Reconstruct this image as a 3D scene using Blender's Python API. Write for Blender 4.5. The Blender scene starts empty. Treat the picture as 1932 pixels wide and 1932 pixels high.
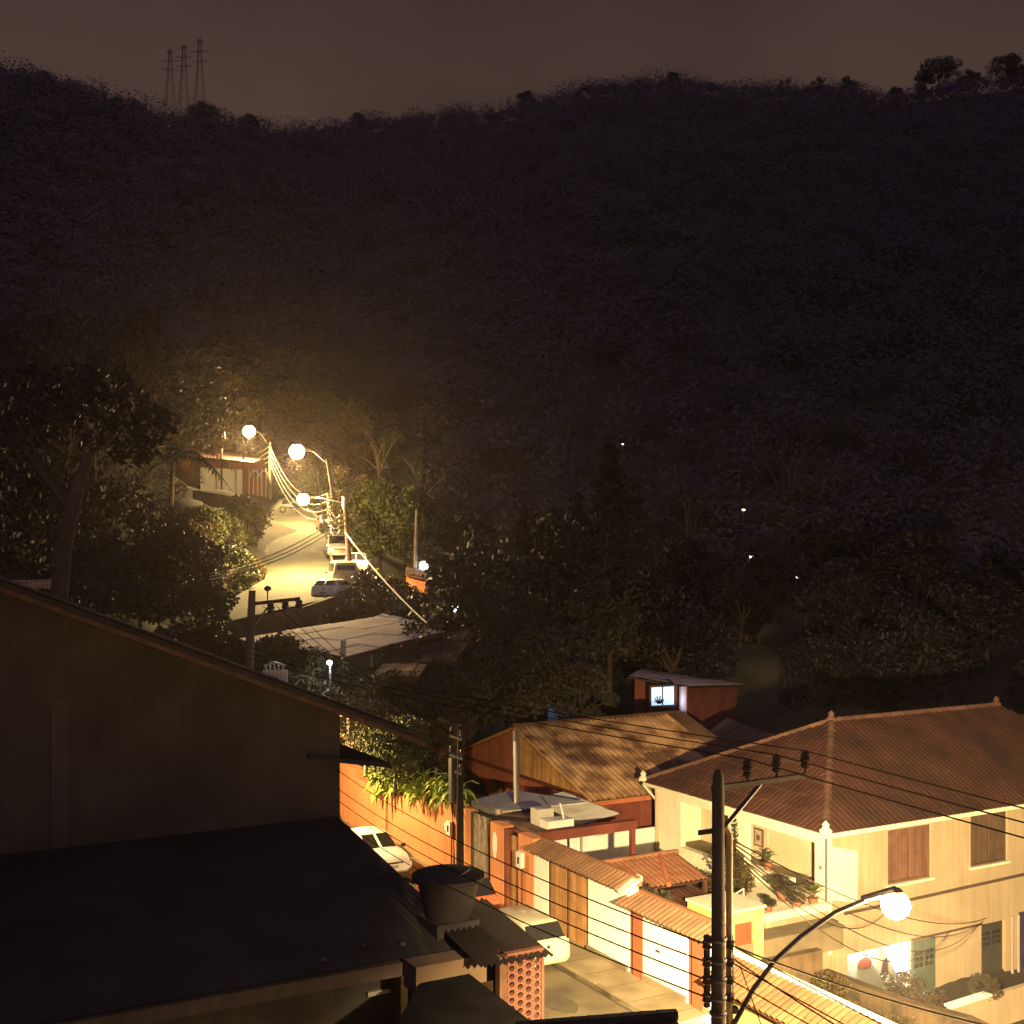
import bpy, math, random
import numpy as np
from mathutils import Vector, Matrix
R = random.Random(7)
scn = bpy.context.scene
col = scn.collection
# ------------------------------------------------------------------ camera, sky, exposure
F, CX, HZ, CZ = 2300., 966., 1030., 14.
cam = bpy.data.objects.new('camera', bpy.data.cameras.new('camera'))
col.objects.link(cam)
cam.location = (0, 0, CZ); cam.rotation_euler = (math.pi/2, 0, 0)
cam.data.sensor_width = 36; cam.data.lens = 36*F/1932
cam.data.shift_y = 64/1932
cam.data.clip_start = .5; cam.data.clip_end = 6000
scn.camera = cam
scn.render.engine = 'CYCLES'
scn.cycles.use_denoising = True
scn.cycles.max_bounces = 5; scn.cycles.diffuse_bounces = 3; scn.cycles.glossy_bounces = 2
scn.cycles.transmission_bounces = 2; scn.cycles.volume_bounces = 0; scn.cycles.transparent_max_bounces = 4
scn.cycles.sample_clamp_indirect = 6
scn.cycles.caustics_reflective = False; scn.cycles.caustics_refractive = False
scn.view_settings.view_transform = 'Standard'; scn.view_settings.look = 'None'
scn.view_settings.exposure = 0; scn.view_settings.gamma = 1

world = bpy.data.worlds.new('World'); scn.world = world; world.use_nodes = True
nt = world.node_tree; N = nt.nodes; LK = nt.links; N.clear()
wo = N.new('ShaderNodeOutputWorld'); bg = N.new('ShaderNodeBackground')
sky = N.new('ShaderNodeTexSky'); sky.sky_type = 'NISHITA'; sky.sun_disc = False
sky.sun_elevation = math.radians(-6); sky.sun_rotation = math.radians(200)
tc = N.new('ShaderNodeTexCoord'); sp = N.new('ShaderNodeSeparateXYZ'); LK.new(tc.outputs['Generated'], sp.inputs[0])
cr = N.new('ShaderNodeValToRGB'); LK.new(sp.outputs['Z'], cr.inputs[0])
el = cr.color_ramp.elements
el[0].position = 0.0; el[0].color = (.088, .054, .040, 1)
el[1].position = 1.0; el[1].color = (.040, .027, .030, 1)
e = el.new(.36); e.color = (.080, .048, .037, 1)
e = el.new(.46); e.color = (.042, .026, .026, 1)
nz = N.new('ShaderNodeTexNoise'); nz.inputs['Scale'].default_value = 2.6; nz.inputs['Detail'].default_value = 4
LK.new(tc.outputs['Generated'], nz.inputs['Vector'])
mr = N.new('ShaderNodeMapRange'); mr.inputs[1].default_value = .3; mr.inputs[2].default_value = .7
mr.inputs[3].default_value = .60; mr.inputs[4].default_value = 1.36
LK.new(nz.outputs['Fac'], mr.inputs[0])
ml = N.new('ShaderNodeMix'); ml.data_type = 'RGBA'; ml.blend_type = 'MULTIPLY'; ml.inputs[0].default_value = 1
LK.new(cr.outputs['Color'], ml.inputs[6]); LK.new(mr.outputs[0], ml.inputs[7])
sc_ = N.new('ShaderNodeMix'); sc_.data_type = 'RGBA'; sc_.blend_type = 'ADD'; sc_.inputs[0].default_value = .05
LK.new(ml.outputs[2], sc_.inputs[6]); LK.new(sky.outputs[0], sc_.inputs[7])
LK.new(sc_.outputs[2], bg.inputs['Color']); bg.inputs['Strength'].default_value = .9
LK.new(bg.outputs[0], wo.inputs['Surface'])
# added fill lamp, very soft and bluish, to lift the dark surfaces
sun = bpy.data.objects.new('moonlight', bpy.data.lights.new('moonlight', 'SUN')); col.objects.link(sun)
sun.data.energy = .40; sun.data.angle = math.radians(150); sun.data.color = (.56, .48, 1.0)
sun.rotation_euler = (math.radians(38), 0, math.radians(-15))

# ------------------------------------------------------------------ frames (street frame: k along the street, j away from it)
TH = math.atan2(-.873, .487)
EX = (math.cos(TH), math.sin(TH)); EY = (-math.sin(TH), math.cos(TH)); OO = (2.36, 38.)
def W(k, j, z): return (OO[0]+EX[0]*k+EY[0]*j, OO[1]+EX[1]*k+EY[1]*j, z)
def S(X, Y, Z):
    x, y = X-OO[0], Y-OO[1]
    return (x*EX[0]+y*EX[1], x*EY[0]+y*EY[1], Z)
def P(u, v, D): return ((u-CX)/F*D, D, CZ+(HZ-v)/F*D)
def G(u, D, z): return ((u-CX)/F*D, D, z)
def on(u, v, ax, val):
    r = ((u-CX)/F, 1., (HZ-v)/F)
    if ax == 'z': D = (val-CZ)/r[2]
    else:
        e_ = EX if ax == 'k' else EY
        D = (val+OO[0]*e_[0]+OO[1]*e_[1])/(r[0]*e_[0]+r[1]*e_[1])
    return S(r[0]*D, D, CZ+r[2]*D)

# ------------------------------------------------------------------ materials
MATS = {}
def M(name, c, rough=.8, var=.3, scale=1.2, bump=0., bscale=30, metal=0., streak=0., emit=None, spec=.3, coat=0, c2=None):
    if name in MATS: return MATS[name]
    m = bpy.data.materials.new(name); m.use_nodes = True
    t = m.node_tree; n = t.nodes; l = t.links
    b = n['Principled BSDF']; b.inputs['Roughness'].default_value = rough; b.inputs['Metallic'].default_value = metal
    b.inputs['Specular IOR Level'].default_value = spec
    if coat: b.inputs['Coat Weight'].default_value = coat; b.inputs['Coat Roughness'].default_value = .08
    if emit:
        b.inputs['Base Color'].default_value = (*c, 1)
        b.inputs['Emission Color'].default_value = (*emit[0], 1); b.inputs['Emission Strength'].default_value = emit[1]
        MATS[name] = m; return m
    g = n.new('ShaderNodeNewGeometry')
    def noise(sc, det, vec=None):
        q = n.new('ShaderNodeTexNoise'); q.inputs['Scale'].default_value = sc; q.inputs['Detail'].default_value = det
        l.new(vec or g.outputs['Position'], q.inputs['Vector']); return q
    a = noise(scale, 6)
    r = n.new('ShaderNodeValToRGB'); l.new(a.outputs['Fac'], r.inputs[0])
    d = c2 or tuple(x*(1-var) for x in c)
    r.color_ramp.elements[0].position = .36; r.color_ramp.elements[0].color = (*d, 1)
    r.color_ramp.elements[1].position = .62; r.color_ramp.elements[1].color = (*c, 1)
    out = r.outputs['Color']
    if streak:
        mp = n.new('ShaderNodeMapping'); mp.inputs['Scale'].default_value = (5, 5, .35); l.new(g.outputs['Position'], mp.inputs[0])
        s_ = noise(1., 5, mp.outputs[0])
        q = n.new('ShaderNodeMapRange'); q.inputs[1].default_value = .42; q.inputs[2].default_value = .68
        q.inputs[3].default_value = 1; q.inputs[4].default_value = 1-streak; l.new(s_.outputs['Fac'], q.inputs[0])
        x = n.new('ShaderNodeMix'); x.data_type = 'RGBA'; x.blend_type = 'MULTIPLY'; x.inputs[0].default_value = 1
        l.new(out, x.inputs[6]); l.new(q.outputs[0], x.inputs[7]); out = x.outputs[2]
    oi = n.new('ShaderNodeObjectInfo')
    q = n.new('ShaderNodeMapRange'); q.inputs[3].default_value = 1-var*.35; q.inputs[4].default_value = 1+var*.25
    l.new(oi.outputs['Random'], q.inputs[0])
    x = n.new('ShaderNodeMix'); x.data_type = 'RGBA'; x.blend_type = 'MULTIPLY'; x.inputs[0].default_value = 1
    l.new(out, x.inputs[6]); l.new(q.outputs[0], x.inputs[7]); out = x.outputs[2]
    l.new(out, b.inputs['Base Color'])
    if bump:
        bn = n.new('ShaderNodeBump'); bn.inputs['Strength'].default_value = bump; bn.inputs['Distance'].default_value = .03
        k = noise(bscale, 4); l.new(k.outputs['Fac'], bn.inputs['Height']); l.new(bn.outputs[0], b.inputs['Normal'])
    MATS[name] = m; return m
def glass(name, c, rough=.06): return M(name, c, rough, var=.1, scale=3, spec=.6)
def leafmat(name, c, c2):
    m = M(name, c, .55, var=.5, scale=2.2, c2=c2, spec=.25)
    return m

white_paint = M('white_paint', (.80, .78, .70), .75, var=.07, scale=.9, bump=.08, streak=.10)
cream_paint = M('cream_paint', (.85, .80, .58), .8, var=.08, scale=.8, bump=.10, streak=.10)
beige_paint = M('beige_paint', (.47, .365, .225), .85, var=.12, scale=.7, bump=.12, streak=.14)
yellow_paint = M('yellow_paint', (.78, .68, .20), .8, var=.10, scale=1.0, bump=.1, streak=.10)
orange_paint = M('orange_paint', (.62, .26, .11), .85, var=.14, scale=.7, bump=.14, streak=.16)
brick_paint = M('brick_paint', (.52, .17, .085), .85, var=.2, scale=.9, bump=.14, streak=.2)
maroon_paint = M('maroon_paint', (.20, .055, .035), .85, var=.3, scale=1.1, bump=.15)
brown_pillar = M('brown_pillar', (.27, .09, .04), .8, var=.15, scale=1.5, bump=.1)
gate_wood = M('gate_wood', (.42, .22, .085), .65, var=.25, scale=2.5, streak=.35)
yellow_wood = M('yellow_wood', (.80, .43, .14), .75, var=.3, scale=2.0, streak=.35)
dark_wood = M('dark_wood', (.10, .045, .025), .7, var=.35, scale=2.5, streak=.3)
grey_wood = M('grey_wood', (.26, .22, .17), .85, var=.35, scale=3, streak=.3)
tile_old = M('tile_old', (.070, .027, .018), .9, var=.5, scale=.6, bump=.3, bscale=18)
tile_new = M('tile_new', (.215, .115, .062), .85, var=.32, scale=1.6, bump=.25, bscale=18)
tile_pink = M('tile_pink', (.32, .14, .072), .85, var=.25, scale=1.4, bump=.25, bscale=18)
ridge_clay = M('ridge_clay', (.16, .08, .052), .9, var=.4, scale=1.2, bump=.3)
corr_new = M('corr_sheet', (.58, .35, .15), .85, var=.62, scale=.95, bump=.2, c2=(.13, .06, .032))
corr_dark = M('corr_dark', (.16, .085, .045), .88, var=.5, scale=.6, bump=.2)
corr_white = M('corr_white', (.56, .53, .44), .6, var=.2, scale=1.3)
slab_brown = M('slab_brown', (.13, .08, .05), .95, var=.4, scale=1.5, bump=.3)
concrete = M('concrete', (.34, .31, .26), .9, var=.25, scale=1.3, bump=.25, streak=.12)
pole_conc = M('pole_concrete', (.21, .17, .13), .9, var=.25, scale=2, bump=.2, streak=.25)
asphalt = M('asphalt', (.16, .13, .075), .92, var=.45, scale=.8, bump=.35, bscale=60)
far_asphalt = M('worn_road', (.12, .13, .075), .92, var=.35, scale=.35, bump=.3, bscale=30)
pavement = M('pavement', (.23, .185, .11), .92, var=.4, scale=.8, bump=.3, bscale=50)
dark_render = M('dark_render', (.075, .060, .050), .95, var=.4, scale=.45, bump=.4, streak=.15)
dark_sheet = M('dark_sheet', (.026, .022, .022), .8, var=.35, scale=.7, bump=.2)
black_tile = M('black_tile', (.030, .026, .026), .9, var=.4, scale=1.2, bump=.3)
moss_wall = M('moss_wall', (.115, .075, .04), .95, var=.55, scale=1.1, bump=.5, bscale=12, c2=(.04, .03, .016), streak=.3)
stone_wall = M('stone_wall', (.13, .085, .05), .95, var=.5, scale=.8, bump=.6, bscale=6)
metal_dark = M('metal_dark', (.055, .042, .035), .55, var=.3, scale=3)
metal_grey = M('metal_grey', (.30, .28, .25), .5, var=.2, scale=3, metal=.4)
rubber = M('rubber', (.022, .02, .02), .8, var=.2, scale=4)
cable = M('cable', (.014, .010, .009), .95, var=.2, scale=2, spec=0.)
cable_pale = M('cable_pale', (.42, .36, .26), .6, var=.3, scale=2)
porcelain = M('insulator_brown', (.06, .03, .022), .35, var=.2, scale=5)
plastic_white = M('plastic_white', (.72, .70, .62), .5, var=.06, scale=3)
red_curtain = M('cloth_pale', (.62, .60, .52), .9, var=.2, scale=4)
green_door = M('green_door', (.075, .12, .09), .6, var=.25, scale=2)
shutter_wood = M('shutter_wood', (.17, .082, .052), .7, var=.22, scale=2.4, streak=.25)
shutter_dark = M('shutter_dark', (.105, .065, .042), .7, var=.22, scale=2.4, streak=.25)
clay_block = M('clay_block', (.125, .05, .034), .9, var=.25, scale=2.5, bump=.2)
soil = M('soil', (.06, .036, .018), .95, var=.5, scale=1.1, bump=.6, bscale=10)
ground_m = M('ground', (.055, .05, .028), .95, var=.5, scale=.25, bump=.5, bscale=4)
bark = M('bark', (.085, .06, .042), .9, var=.4, scale=3, bump=.5, bscale=14)
bark_pale = M('bark_pale', (.36, .27, .17), .85, var=.35, scale=2, bump=.3, bscale=10)
leaf_dark = leafmat('leaf_dark', (.066, .056, .032), (.028, .025, .016))
leaf_mid = leafmat('leaf_mid', (.105, .115, .035), (.045, .055, .018))
leaf_warm = leafmat('leaf_warm', (.115, .085, .036), (.05, .04, .017))
leaf_unlit = leafmat('leaf_unlit', (.016, .014, .014), (.010, .009, .009))  # leaf colour darkened to stand for missing lamplight
leaf_gard = leafmat('leaf_garden', (.075, .052, .02), (.03, .023, .01))
leaf_lime = leafmat('leaf_lime', (.42, .52, .09), (.22, .31, .055))
leaf_forest = leafmat('leaf_forest', (.048, .040, .046), (.042, .036, .042))
pot_clay = M('pot_clay', (.30, .13, .07), .85, var=.2, scale=4)
GL = glass('car_glass', (.022, .02, .018))
win_dark = glass('window_glass', (.018, .022, .026), .12)

# ------------------------------------------------------------------ mesh builder
class MB:
    def __init__(s): s.v = []; s.f = []
    def add(s, vs, fs):
        o = len(s.v); s.v += [tuple(q) for q in vs]; s.f += [tuple(i+o for i in f) for f in fs]; return s
    def hexa(s, p): return s.add(p, [(0,3,2,1),(4,5,6,7),(0,1,5,4),(1,2,6,5),(2,3,7,6),(3,0,4,7)])
    def box(s, x0, x1, y0, y1, z0, z1):
        if x0 > x1: x0, x1 = x1, x0
        if y0 > y1: y0, y1 = y1, y0
        if z0 > z1: z0, z1 = z1, z0
        return s.hexa([(x0,y0,z0),(x1,y0,z0),(x1,y1,z0),(x0,y1,z0),(x0,y0,z1),(x1,y0,z1),(x1,y1,z1),(x0,y1,z1)])
    def prism(s, poly, vec):
        n = len(poly); a = [Vector(p) for p in poly]; b = [p+Vector(vec) for p in a]
        nn = Vector((0,0,0))
        for i in range(n):
            p, q = a[i], a[(i+1) % n]; nn += p.cross(q)
        if nn.dot(Vector(vec)) > 0: lo, hi = list(range(n))[::-1], list(range(n, 2*n)); sd = [(i,(i+1)%n,n+(i+1)%n,n+i) for i in range(n)]
        else: lo, hi = list(range(n)), list(range(n, 2*n))[::-1]; sd = [(i,n+i,n+(i+1)%n,(i+1)%n) for i in range(n)]
        return s.add(a+b, [tuple(lo), tuple(hi)]+sd)
    def tube(s, pts, r, n=6, cap=True):
        pts = [Vector(p) for p in pts]; m = len(pts)
        rs = r if isinstance(r, (list, tuple)) else [r]*m
        vs = []
        for i, p in enumerate(pts):
            t = (pts[min(i+1, m-1)]-pts[max(i-1, 0)]).normalized()
            a = t.orthogonal() if abs(t.z) > .95 else t.cross(Vector((0,0,1)))
            if abs(t.z) > .95: a = t.cross(Vector((0,1,0)))
            a.normalize(); b = a.cross(t).normalized()
            for k in range(n):
                g = 2*math.pi*k/n; vs.append(p+(a*math.cos(g)+b*math.sin(g))*rs[i])
        fs = [(i*n+k, (i+1)*n+k, (i+1)*n+(k+1) % n, i*n+(k+1) % n) for i in range(m-1) for k in range(n)]
        if cap: fs += [tuple(range(n)), tuple(range((m-1)*n, m*n))[::-1]]
        return s.add(vs, fs)
    def lathe(s, c, prof, n=12, sx=1, sy=1):
        vs = [(c[0]+r*math.cos(2*math.pi*k/n)*sx, c[1]+r*math.sin(2*math.pi*k/n)*sy, c[2]+z) for r, z in prof for k in range(n)]
        m = len(prof)
        fs = [(i*n+k, i*n+(k+1) % n, (i+1)*n+(k+1) % n, (i+1)*n+k) for i in range(m-1) for k in range(n)]
        fs += [tuple(range(n))[::-1], tuple(range((m-1)*n, m*n))]
        return s.add(vs, fs)
    def ball(s, c, r, n=10, m=6, sz=1):
        return s.lathe(c, [(max(.001, r*math.sin(math.pi*i/m)), -r*sz*math.cos(math.pi*i/m)) for i in range(m+1)], n)
    def mesh(s, name, mat, off=(0,0,0), smooth=False):
        me = bpy.data.meshes.new(name)
        me.from_pydata([(v[0]-off[0], v[1]-off[1], v[2]-off[2]) for v in s.v], [], s.f)
        if mat: me.materials.append(mat)
        if smooth:
            me.polygons.foreach_set('use_smooth', [True]*len(me.polygons)); me.set_sharp_from_angle(angle=math.radians(38))
        me.update(); return me
def tag(o, label=None, cat=None, group=None, kind=None):
    if label: o['label'] = label
    if cat: o['category'] = cat
    if group: o['group'] = group
    if kind: o['kind'] = kind
    return o
def obj(name, data, parent=None):
    o = bpy.data.objects.new(name, data); col.objects.link(o)
    if parent: o.parent = parent
    return o
class T:
    """a thing: an Empty at its base; parts are given in the coordinates of its frame"""
    def __init__(s, name, label, cat, base, street=True, group=None, rot=0, kind=None):
        s.base = base; s.root = obj(name, None); s.root.empty_display_size = .3
        s.root.location = W(*base) if street else base
        s.root.rotation_euler = (0, 0, (TH if street else 0)+rot)
        tag(s.root, label, cat, group, kind)
    def part(s, name, mb, mat, parent=None, smooth=False, label=None, off=None, kind=None):
        o = obj(name, mb.mesh(name, mat, s.base if off is None else off, smooth), parent or s.root)
        return tag(o, label, kind=kind)
def one(name, label, cat, mb, mat, base, street=True, group=None, kind=None, smooth=False):
    o = obj(name, mb.mesh(name, mat, base, smooth))
    o.location = W(*base) if street else base; o.rotation_euler = (0, 0, TH if street else 0)
    return tag(o, label, cat, group, kind)
def copy_tree(o, parent=None):
    c = o.copy(); col.objects.link(c)
    if parent: c.parent = parent
    for ch in [q for q in KIDS.get(o.name, list(o.children))]: copy_tree(ch, c)
    return c
KIDS = {}
def walls(mb, ax, c0, c1, a0, a1, z0, z1, holes=()):
    """slab between planes c0..c1 on axis 'k' or 'j' with rectangular holes (a0,a1,z0,z1)"""
    A = sorted({a0, a1, *[h[0] for h in holes], *[h[1] for h in holes]}); Z = sorted({z0, z1, *[h[2] for h in holes], *[h[3] for h in holes]})
    for i in range(len(A)-1):
        run = None
        for q in range(len(Z)):
            solid = q < len(Z)-1 and not any(h[0] <= (A[i]+A[i+1])/2 <= h[1] and h[2] <= (Z[q]+Z[q+1])/2 <= h[3] for h in holes)
            if solid and run is None: run = Z[q]
            if not solid and run is not None:
                if ax == 'k': mb.box(c0, c1, A[i], A[i+1], run, Z[q])
                else: mb.box(A[i], A[i+1], c0, c1, run, Z[q])
                run = None
    return mb
def wire(mb, a, b, sag, r, n=10, sides=4):
    a, b = Vector(a), Vector(b)
    return mb.tube([a.lerp(b, i/n)-Vector((0, 0, sag*4*(i/n)*(1-i/n))) for i in range(n+1)], r, sides)
def pieces(parent, name, me, mats, limit=300, stuff=None, key=None):
    """mats: local matrices; the nearest `limit` become parts, the rest one stuff part"""
    if key: mats = sorted(mats, key=key)
    for m in mats[:limit]:
        o = obj(name, me, parent); o.matrix_local = m
    rest = mats[limit:]
    if rest:
        n = len(me.vertices); co = np.empty(n*3); me.vertices.foreach_get('co', co); co = co.reshape(n, 3)
        mb = MB(); fs = [tuple(p.vertices) for p in me.polygons]
        for m in rest:
            a = np.array(m); mb.add((co @ a[:3, :3].T + a[:3, 3]).tolist(), fs)
        o = obj(stuff or name+'_field', mb.mesh(stuff or name, me.materials[0], smooth=True), parent); o['kind'] = 'stuff'
def frame_m(o, x, y, z): return Matrix(((x[0], y[0], z[0], o[0]), (x[1], y[1], z[1], o[1]), (x[2], y[2], z[2], o[2]), (0, 0, 0, 1)))
LASTROWS = []
def tile_mesh(name, w, L, mat, h=.07, t=.018, plug=None):
    mb = MB(); n = 5; vs = []
    for y, s_, dz in ((0, 1., .02), (L, .84, 0)):
        for rr in (1, 1-2*t/w):
            for i in range(n):
                a = math.pi*i/(n-1); vs.append((-math.cos(a)*w/2*s_*rr, y, dz+math.sin(a)*h*rr))
    fs = []
    for i in range(n-1):
        fs += [(i, i+1, 2*n+i+1, 2*n+i), (i, n+i, n+i+1, i+1)]
    mb.add(vs, fs); nf = len(mb.f)
    if plug: mb.add([(-math.cos(math.pi*i/8)*w/2*.98, -.004, .02+math.sin(math.pi*i/8)*h*.98) for i in range(9)], [tuple(range(9))])
    me = mb.mesh(name, mat, smooth=True)
    if plug: me.materials.append(plug); me.polygons[nf].material_index = 1; me.polygons[nf].use_smooth = False
    return me
def tile_rows(e0, d, up, nrm, width, length, pitch, course, lim, off):
    """local matrices of clay tiles over a slope; lim(b)->(amin,amax)"""
    d, up, nrm, e0 = Vector(d), Vector(up), Vector(nrm), Vector(e0)-Vector(off)
    out = []; LASTROWS.clear()
    nb = int(length/course)
    for ib in range(nb+1):
        b = ib*course; lo, hi = lim(b+course*.5)
        na = int(width/pitch)
        for ia in range(na+1):
            a = (ia+.5)*pitch
            if a < lo+.06 or a > hi-.06 or b+course*.7 > length: continue
            o = e0+d*a+up*(b-.06)+nrm*(.02+R.uniform(0, .012))
            ax = (d+up*R.uniform(-.03, .03)).normalized(); ay = (nrm.cross(ax)).normalized()
            out.append(frame_m(o, ax, ay, nrm)); LASTROWS.append(ib)
    return out
def camdist(off):
    o = Vector(W(*off))
    def k(m):
        t = m.translation; w = W(off[0]+t[0], off[1]+t[1], off[2]+t[2]); return w[0]**2+w[1]**2+(w[2]-CZ)**2
    return k
# ------------------------------------------------------------------ terrain
CTRL = []
for k in (-26, -18, -10, -2, 6, 14, 22):
    for j in (-14, -8, -3, 1): CTRL.append((*W(k, j, 0)[:2], .75))
for k in (-18, -10): CTRL += [(*W(k, 6, 0)[:2], .8), (*W(k, 10, 0)[:2], .9), (*W(k, 16, 0)[:2], .9)]
for k, j, z in ((-3, 5, .8), (2.5, 5, -.6), (6, 5, -.6), (-4, 14, .3), (-4, 22, .2), (3, 10, -2.75), (3, 14, -2.75), (8, 14, -2.9), (8, 9, -2.6), (3, 20, -2.8), (14, 16, -3.2), (14, 8, -2), (3, 28, -2.6), (16, 24, -4), (-6, 32, 0)):
    CTRL.append((*W(k, j, 0)[:2], z))
for u, D, z in ((430,62,7.2),(600,64,7.4),(520,64,6.6),(640,65,6.2),(760,63,5.4),(760,66,6.4),(840,66,5.2),(720,62,3.8),(640,66,5.2),(850,52,2.2),(900,60,2.9),(1000,60,2.0),(1000,75,3.2),
                (1100,62,1.5),(1250,72,1.8),(1250,85,2.8),(1450,75,1.5),(1700,80,1.5),(2000,70,-2),(2300,60,-3),(2400,90,0),(1100,95,5.5),(1400,105,5.5),(1800,105,5.0),(950,95,6.5),(850,85,6.0),(800,100,8.5),
                (760,78,7.6),(740,88,9.2),(720,100,11.5),(690,115,14.2),(660,135,17.5),(560,126,16.6),(545,115,15.2),(570,100,13.2),(575,90,12.0),(560,80,10.5),(500,72,9.3),(420,70,9.0),(330,66,8.8),
                (440,90,14.0),(430,100,16.0),(440,112,17.5),(400,125,19.6),(420,138,19.6),(340,140,21),(480,150,19.6),(560,150,19.0),(640,150,18.5),(350,100,18),(300,80,14.5),(250,66,10.5),(100,62,10),(100,90,17),(200,120,25),(0,120,26),(-300,60,9),(-300,100,20),(-200,40,5),(0,40,4)):
    CTRL.append(G(u, D, z))
CT = np.array(CTRL)
SKY = [(-700,60),(-300,70),(-80,100),(0,122),(60,140),(100,153),(200,178),(250,200),(300,204),(330,214),(400,217),(450,230),(525,249),(560,241),(640,232),(670,224),(740,221),(850,211),(970,200),(1010,190),(1050,174),(1100,161),(1200,150),(1270,144),(1340,151),(1420,163),(1470,162),(1530,160),(1560,158),(1620,165),(1640,178),(1690,180),(1730,166),(1800,150),(1932,140),(2200,125),(2700,120)]
SU = np.array([a for a, b in SKY], float); SV = np.array([b for a, b in SKY], float)
def ridgeD(u): return np.interp(u, [-700, 300, 525, 700, 1100, 2700], [250, 285, 330, 400, 430, 380])
def terr(u, D):
    u = np.asarray(u, float); D = np.asarray(D, float)
    X = (u-CX)/F*D; sh = X.shape
    d2 = (X.reshape(-1, 1)-CT[:, 0])**2+(D.reshape(-1, 1)-CT[:, 1])**2+1.5
    w = d2**-2.; near = ((w*CT[:, 2]).sum(1)/w.sum(1)).reshape(sh)
    b = np.interp(u, [-700, 0, 420, 520, 700, 900, 2700], [30, 29, 24, 20.5, 15, 9, 6])
    Dr = ridgeD(u); zr = CZ+(HZ-np.interp(u, SU, SV)-0)/F*Dr-4.2; D0 = np.interp(u, [-700, 300, 600, 800, 2700], [140, 156, 160, 125, 125])
    t = np.clip((D-D0)/(Dr-D0), 0, 1.4)
    far = b+(zr-b)*np.where(t < 1, t**.93, 1-(t-1)*1.2)
    q = np.clip((D-D0+20)/40, 0, 1); q = q*q*(3-2*q)
    return near*(1-q)+far*q
us = np.concatenate([np.linspace(-700, -100, 13), np.linspace(-60, 2000, 90), np.linspace(2060, 2700, 14)])
Ds = np.concatenate([np.linspace(6, 30, 10), np.linspace(32, 150, 75), np.geomspace(154, 640, 46)])
UU, DD = np.meshgrid(us, Ds); ZZ = terr(UU, DD)
ZZ = ZZ+np.where(DD > 60, .25*np.sin(UU*.05)*np.cos(DD*.3), 0)
mb = MB(); nu = len(us)
mb.v = np.stack([(UU-CX)/F*DD, DD, ZZ], -1).reshape(-1, 3).tolist()
mb.f = [(r*nu+c, r*nu+c+1, (r+1)*nu+c+1, (r+1)*nu+c) for r in range(len(Ds)-1) for c in range(nu-1)]
one('ground', None, None, mb, ground_m, (0, 0, 0), street=False, kind='structure', smooth=True)
mb = MB(); mb.add([(-9000,-3000,-60),(9000,-3000,-60),(9000,9000,-60),(-9000,9000,-60)], [(0,1,2,3)])
one('valley_floor', None, None, mb, ground_m, (0, 0, 0), street=False, kind='structure')
def tz(u, D): return float(terr(np.array([[u]]), np.array([[D]]))[0, 0])

# ------------------------------------------------------------------ trees
def leaves_mesh(name, seed, clumps, nleaf, size, mat, spread=1., droop=0., up=0.):
    r = np.random.RandomState(seed); cl = np.array(clumps)
    c = np.repeat(cl[:, :3], nleaf, 0); rad = np.repeat(cl[:, 3], nleaf)
    g = r.normal(size=c.shape); g /= np.linalg.norm(g, axis=1)[:, None]
    c = c+g*(rad*r.uniform(.35, 1, len(c))**.6*spread)[:, None]*np.array([1, 1, .75])
    a = r.normal(size=c.shape); a[:, 2] -= droop; a /= np.linalg.norm(a, axis=1)[:, None]
    nn = r.normal(size=c.shape)
    if up: nn = nn*.3+g*.45+np.array([0, -.55, .85])*up; a = np.cross(nn, a); a /= np.linalg.norm(a, axis=1)[:, None]
    b = np.cross(a, nn); b /= np.linalg.norm(b, axis=1)[:, None]
    s = (size*r.uniform(.6, 1.3, len(c)))[:, None]
    v = np.stack([c-a*s, c+b*s*.42, c+a*s, c-b*s*.42], 1).reshape(-1, 3)
    n = len(c); me = bpy.data.meshes.new(name)
    me.vertices.add(n*4); me.vertices.foreach_set('co', v.ravel())
    me.loops.add(n*4); me.loops.foreach_set('vertex_index', np.arange(n*4))
    me.polygons.add(n); me.polygons.foreach_set('loop_start', np.arange(n)*4); me.polygons.foreach_set('loop_total', np.full(n, 4))
    me.materials.append(mat); me.update(); me.validate(); return me
def tree_kind(seed, h, rx, rz, nclump, nleaf, size, mat, bmat, th=.38, tr=.16, bare=False, cr=.42):
    r = random.Random(seed); cl = []; mb = MB()
    top = Vector((r.uniform(-.05, .05)*h, r.uniform(-.05, .05)*h, h*th))
    mb.tube([(0,0,-.4), top*.5+Vector((r.uniform(-.1,.1), r.uniform(-.1,.1), 0)), top], [tr*1.25, tr, tr*.8], 7)
    cz = h-rz
    for i in range(nclump):
        z = r.uniform(-.85, .95); a = i*2.399+r.uniform(-.4, .4); q = math.sqrt(max(0, 1-z*z))*r.uniform(.55, .95)
        c = Vector((math.cos(a)*q*rx, math.sin(a)*q*rx, cz+z*rz)); cl.append((*c, rx*cr*r.uniform(.7, 1.25)))
        if i % 2 == 0 or bare:
            s_ = top*r.uniform(.75, 1); mid = s_.lerp(c, .5)+Vector((r.uniform(-.2,.2)*rx, r.uniform(-.2,.2)*rx, .12*rz))
            mb.tube([s_, mid, c], [tr*.55, tr*.34, tr*.1], 5)
            if bare:
                for q_ in range(3):
                    e_ = c+Vector((r.uniform(-.3,.3)*rx, r.uniform(-.3,.3)*rx, r.uniform(.05,.3)*rz)); mb.tube([mid.lerp(c, .5+.15*q_), e_], [tr*.2, tr*.05], 4)
    tm = mb.mesh('trunk', bmat, smooth=True)
    lm = leaves_mesh('crown', seed, cl, nleaf, size, mat) if nleaf else None
    return tm, lm
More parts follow.
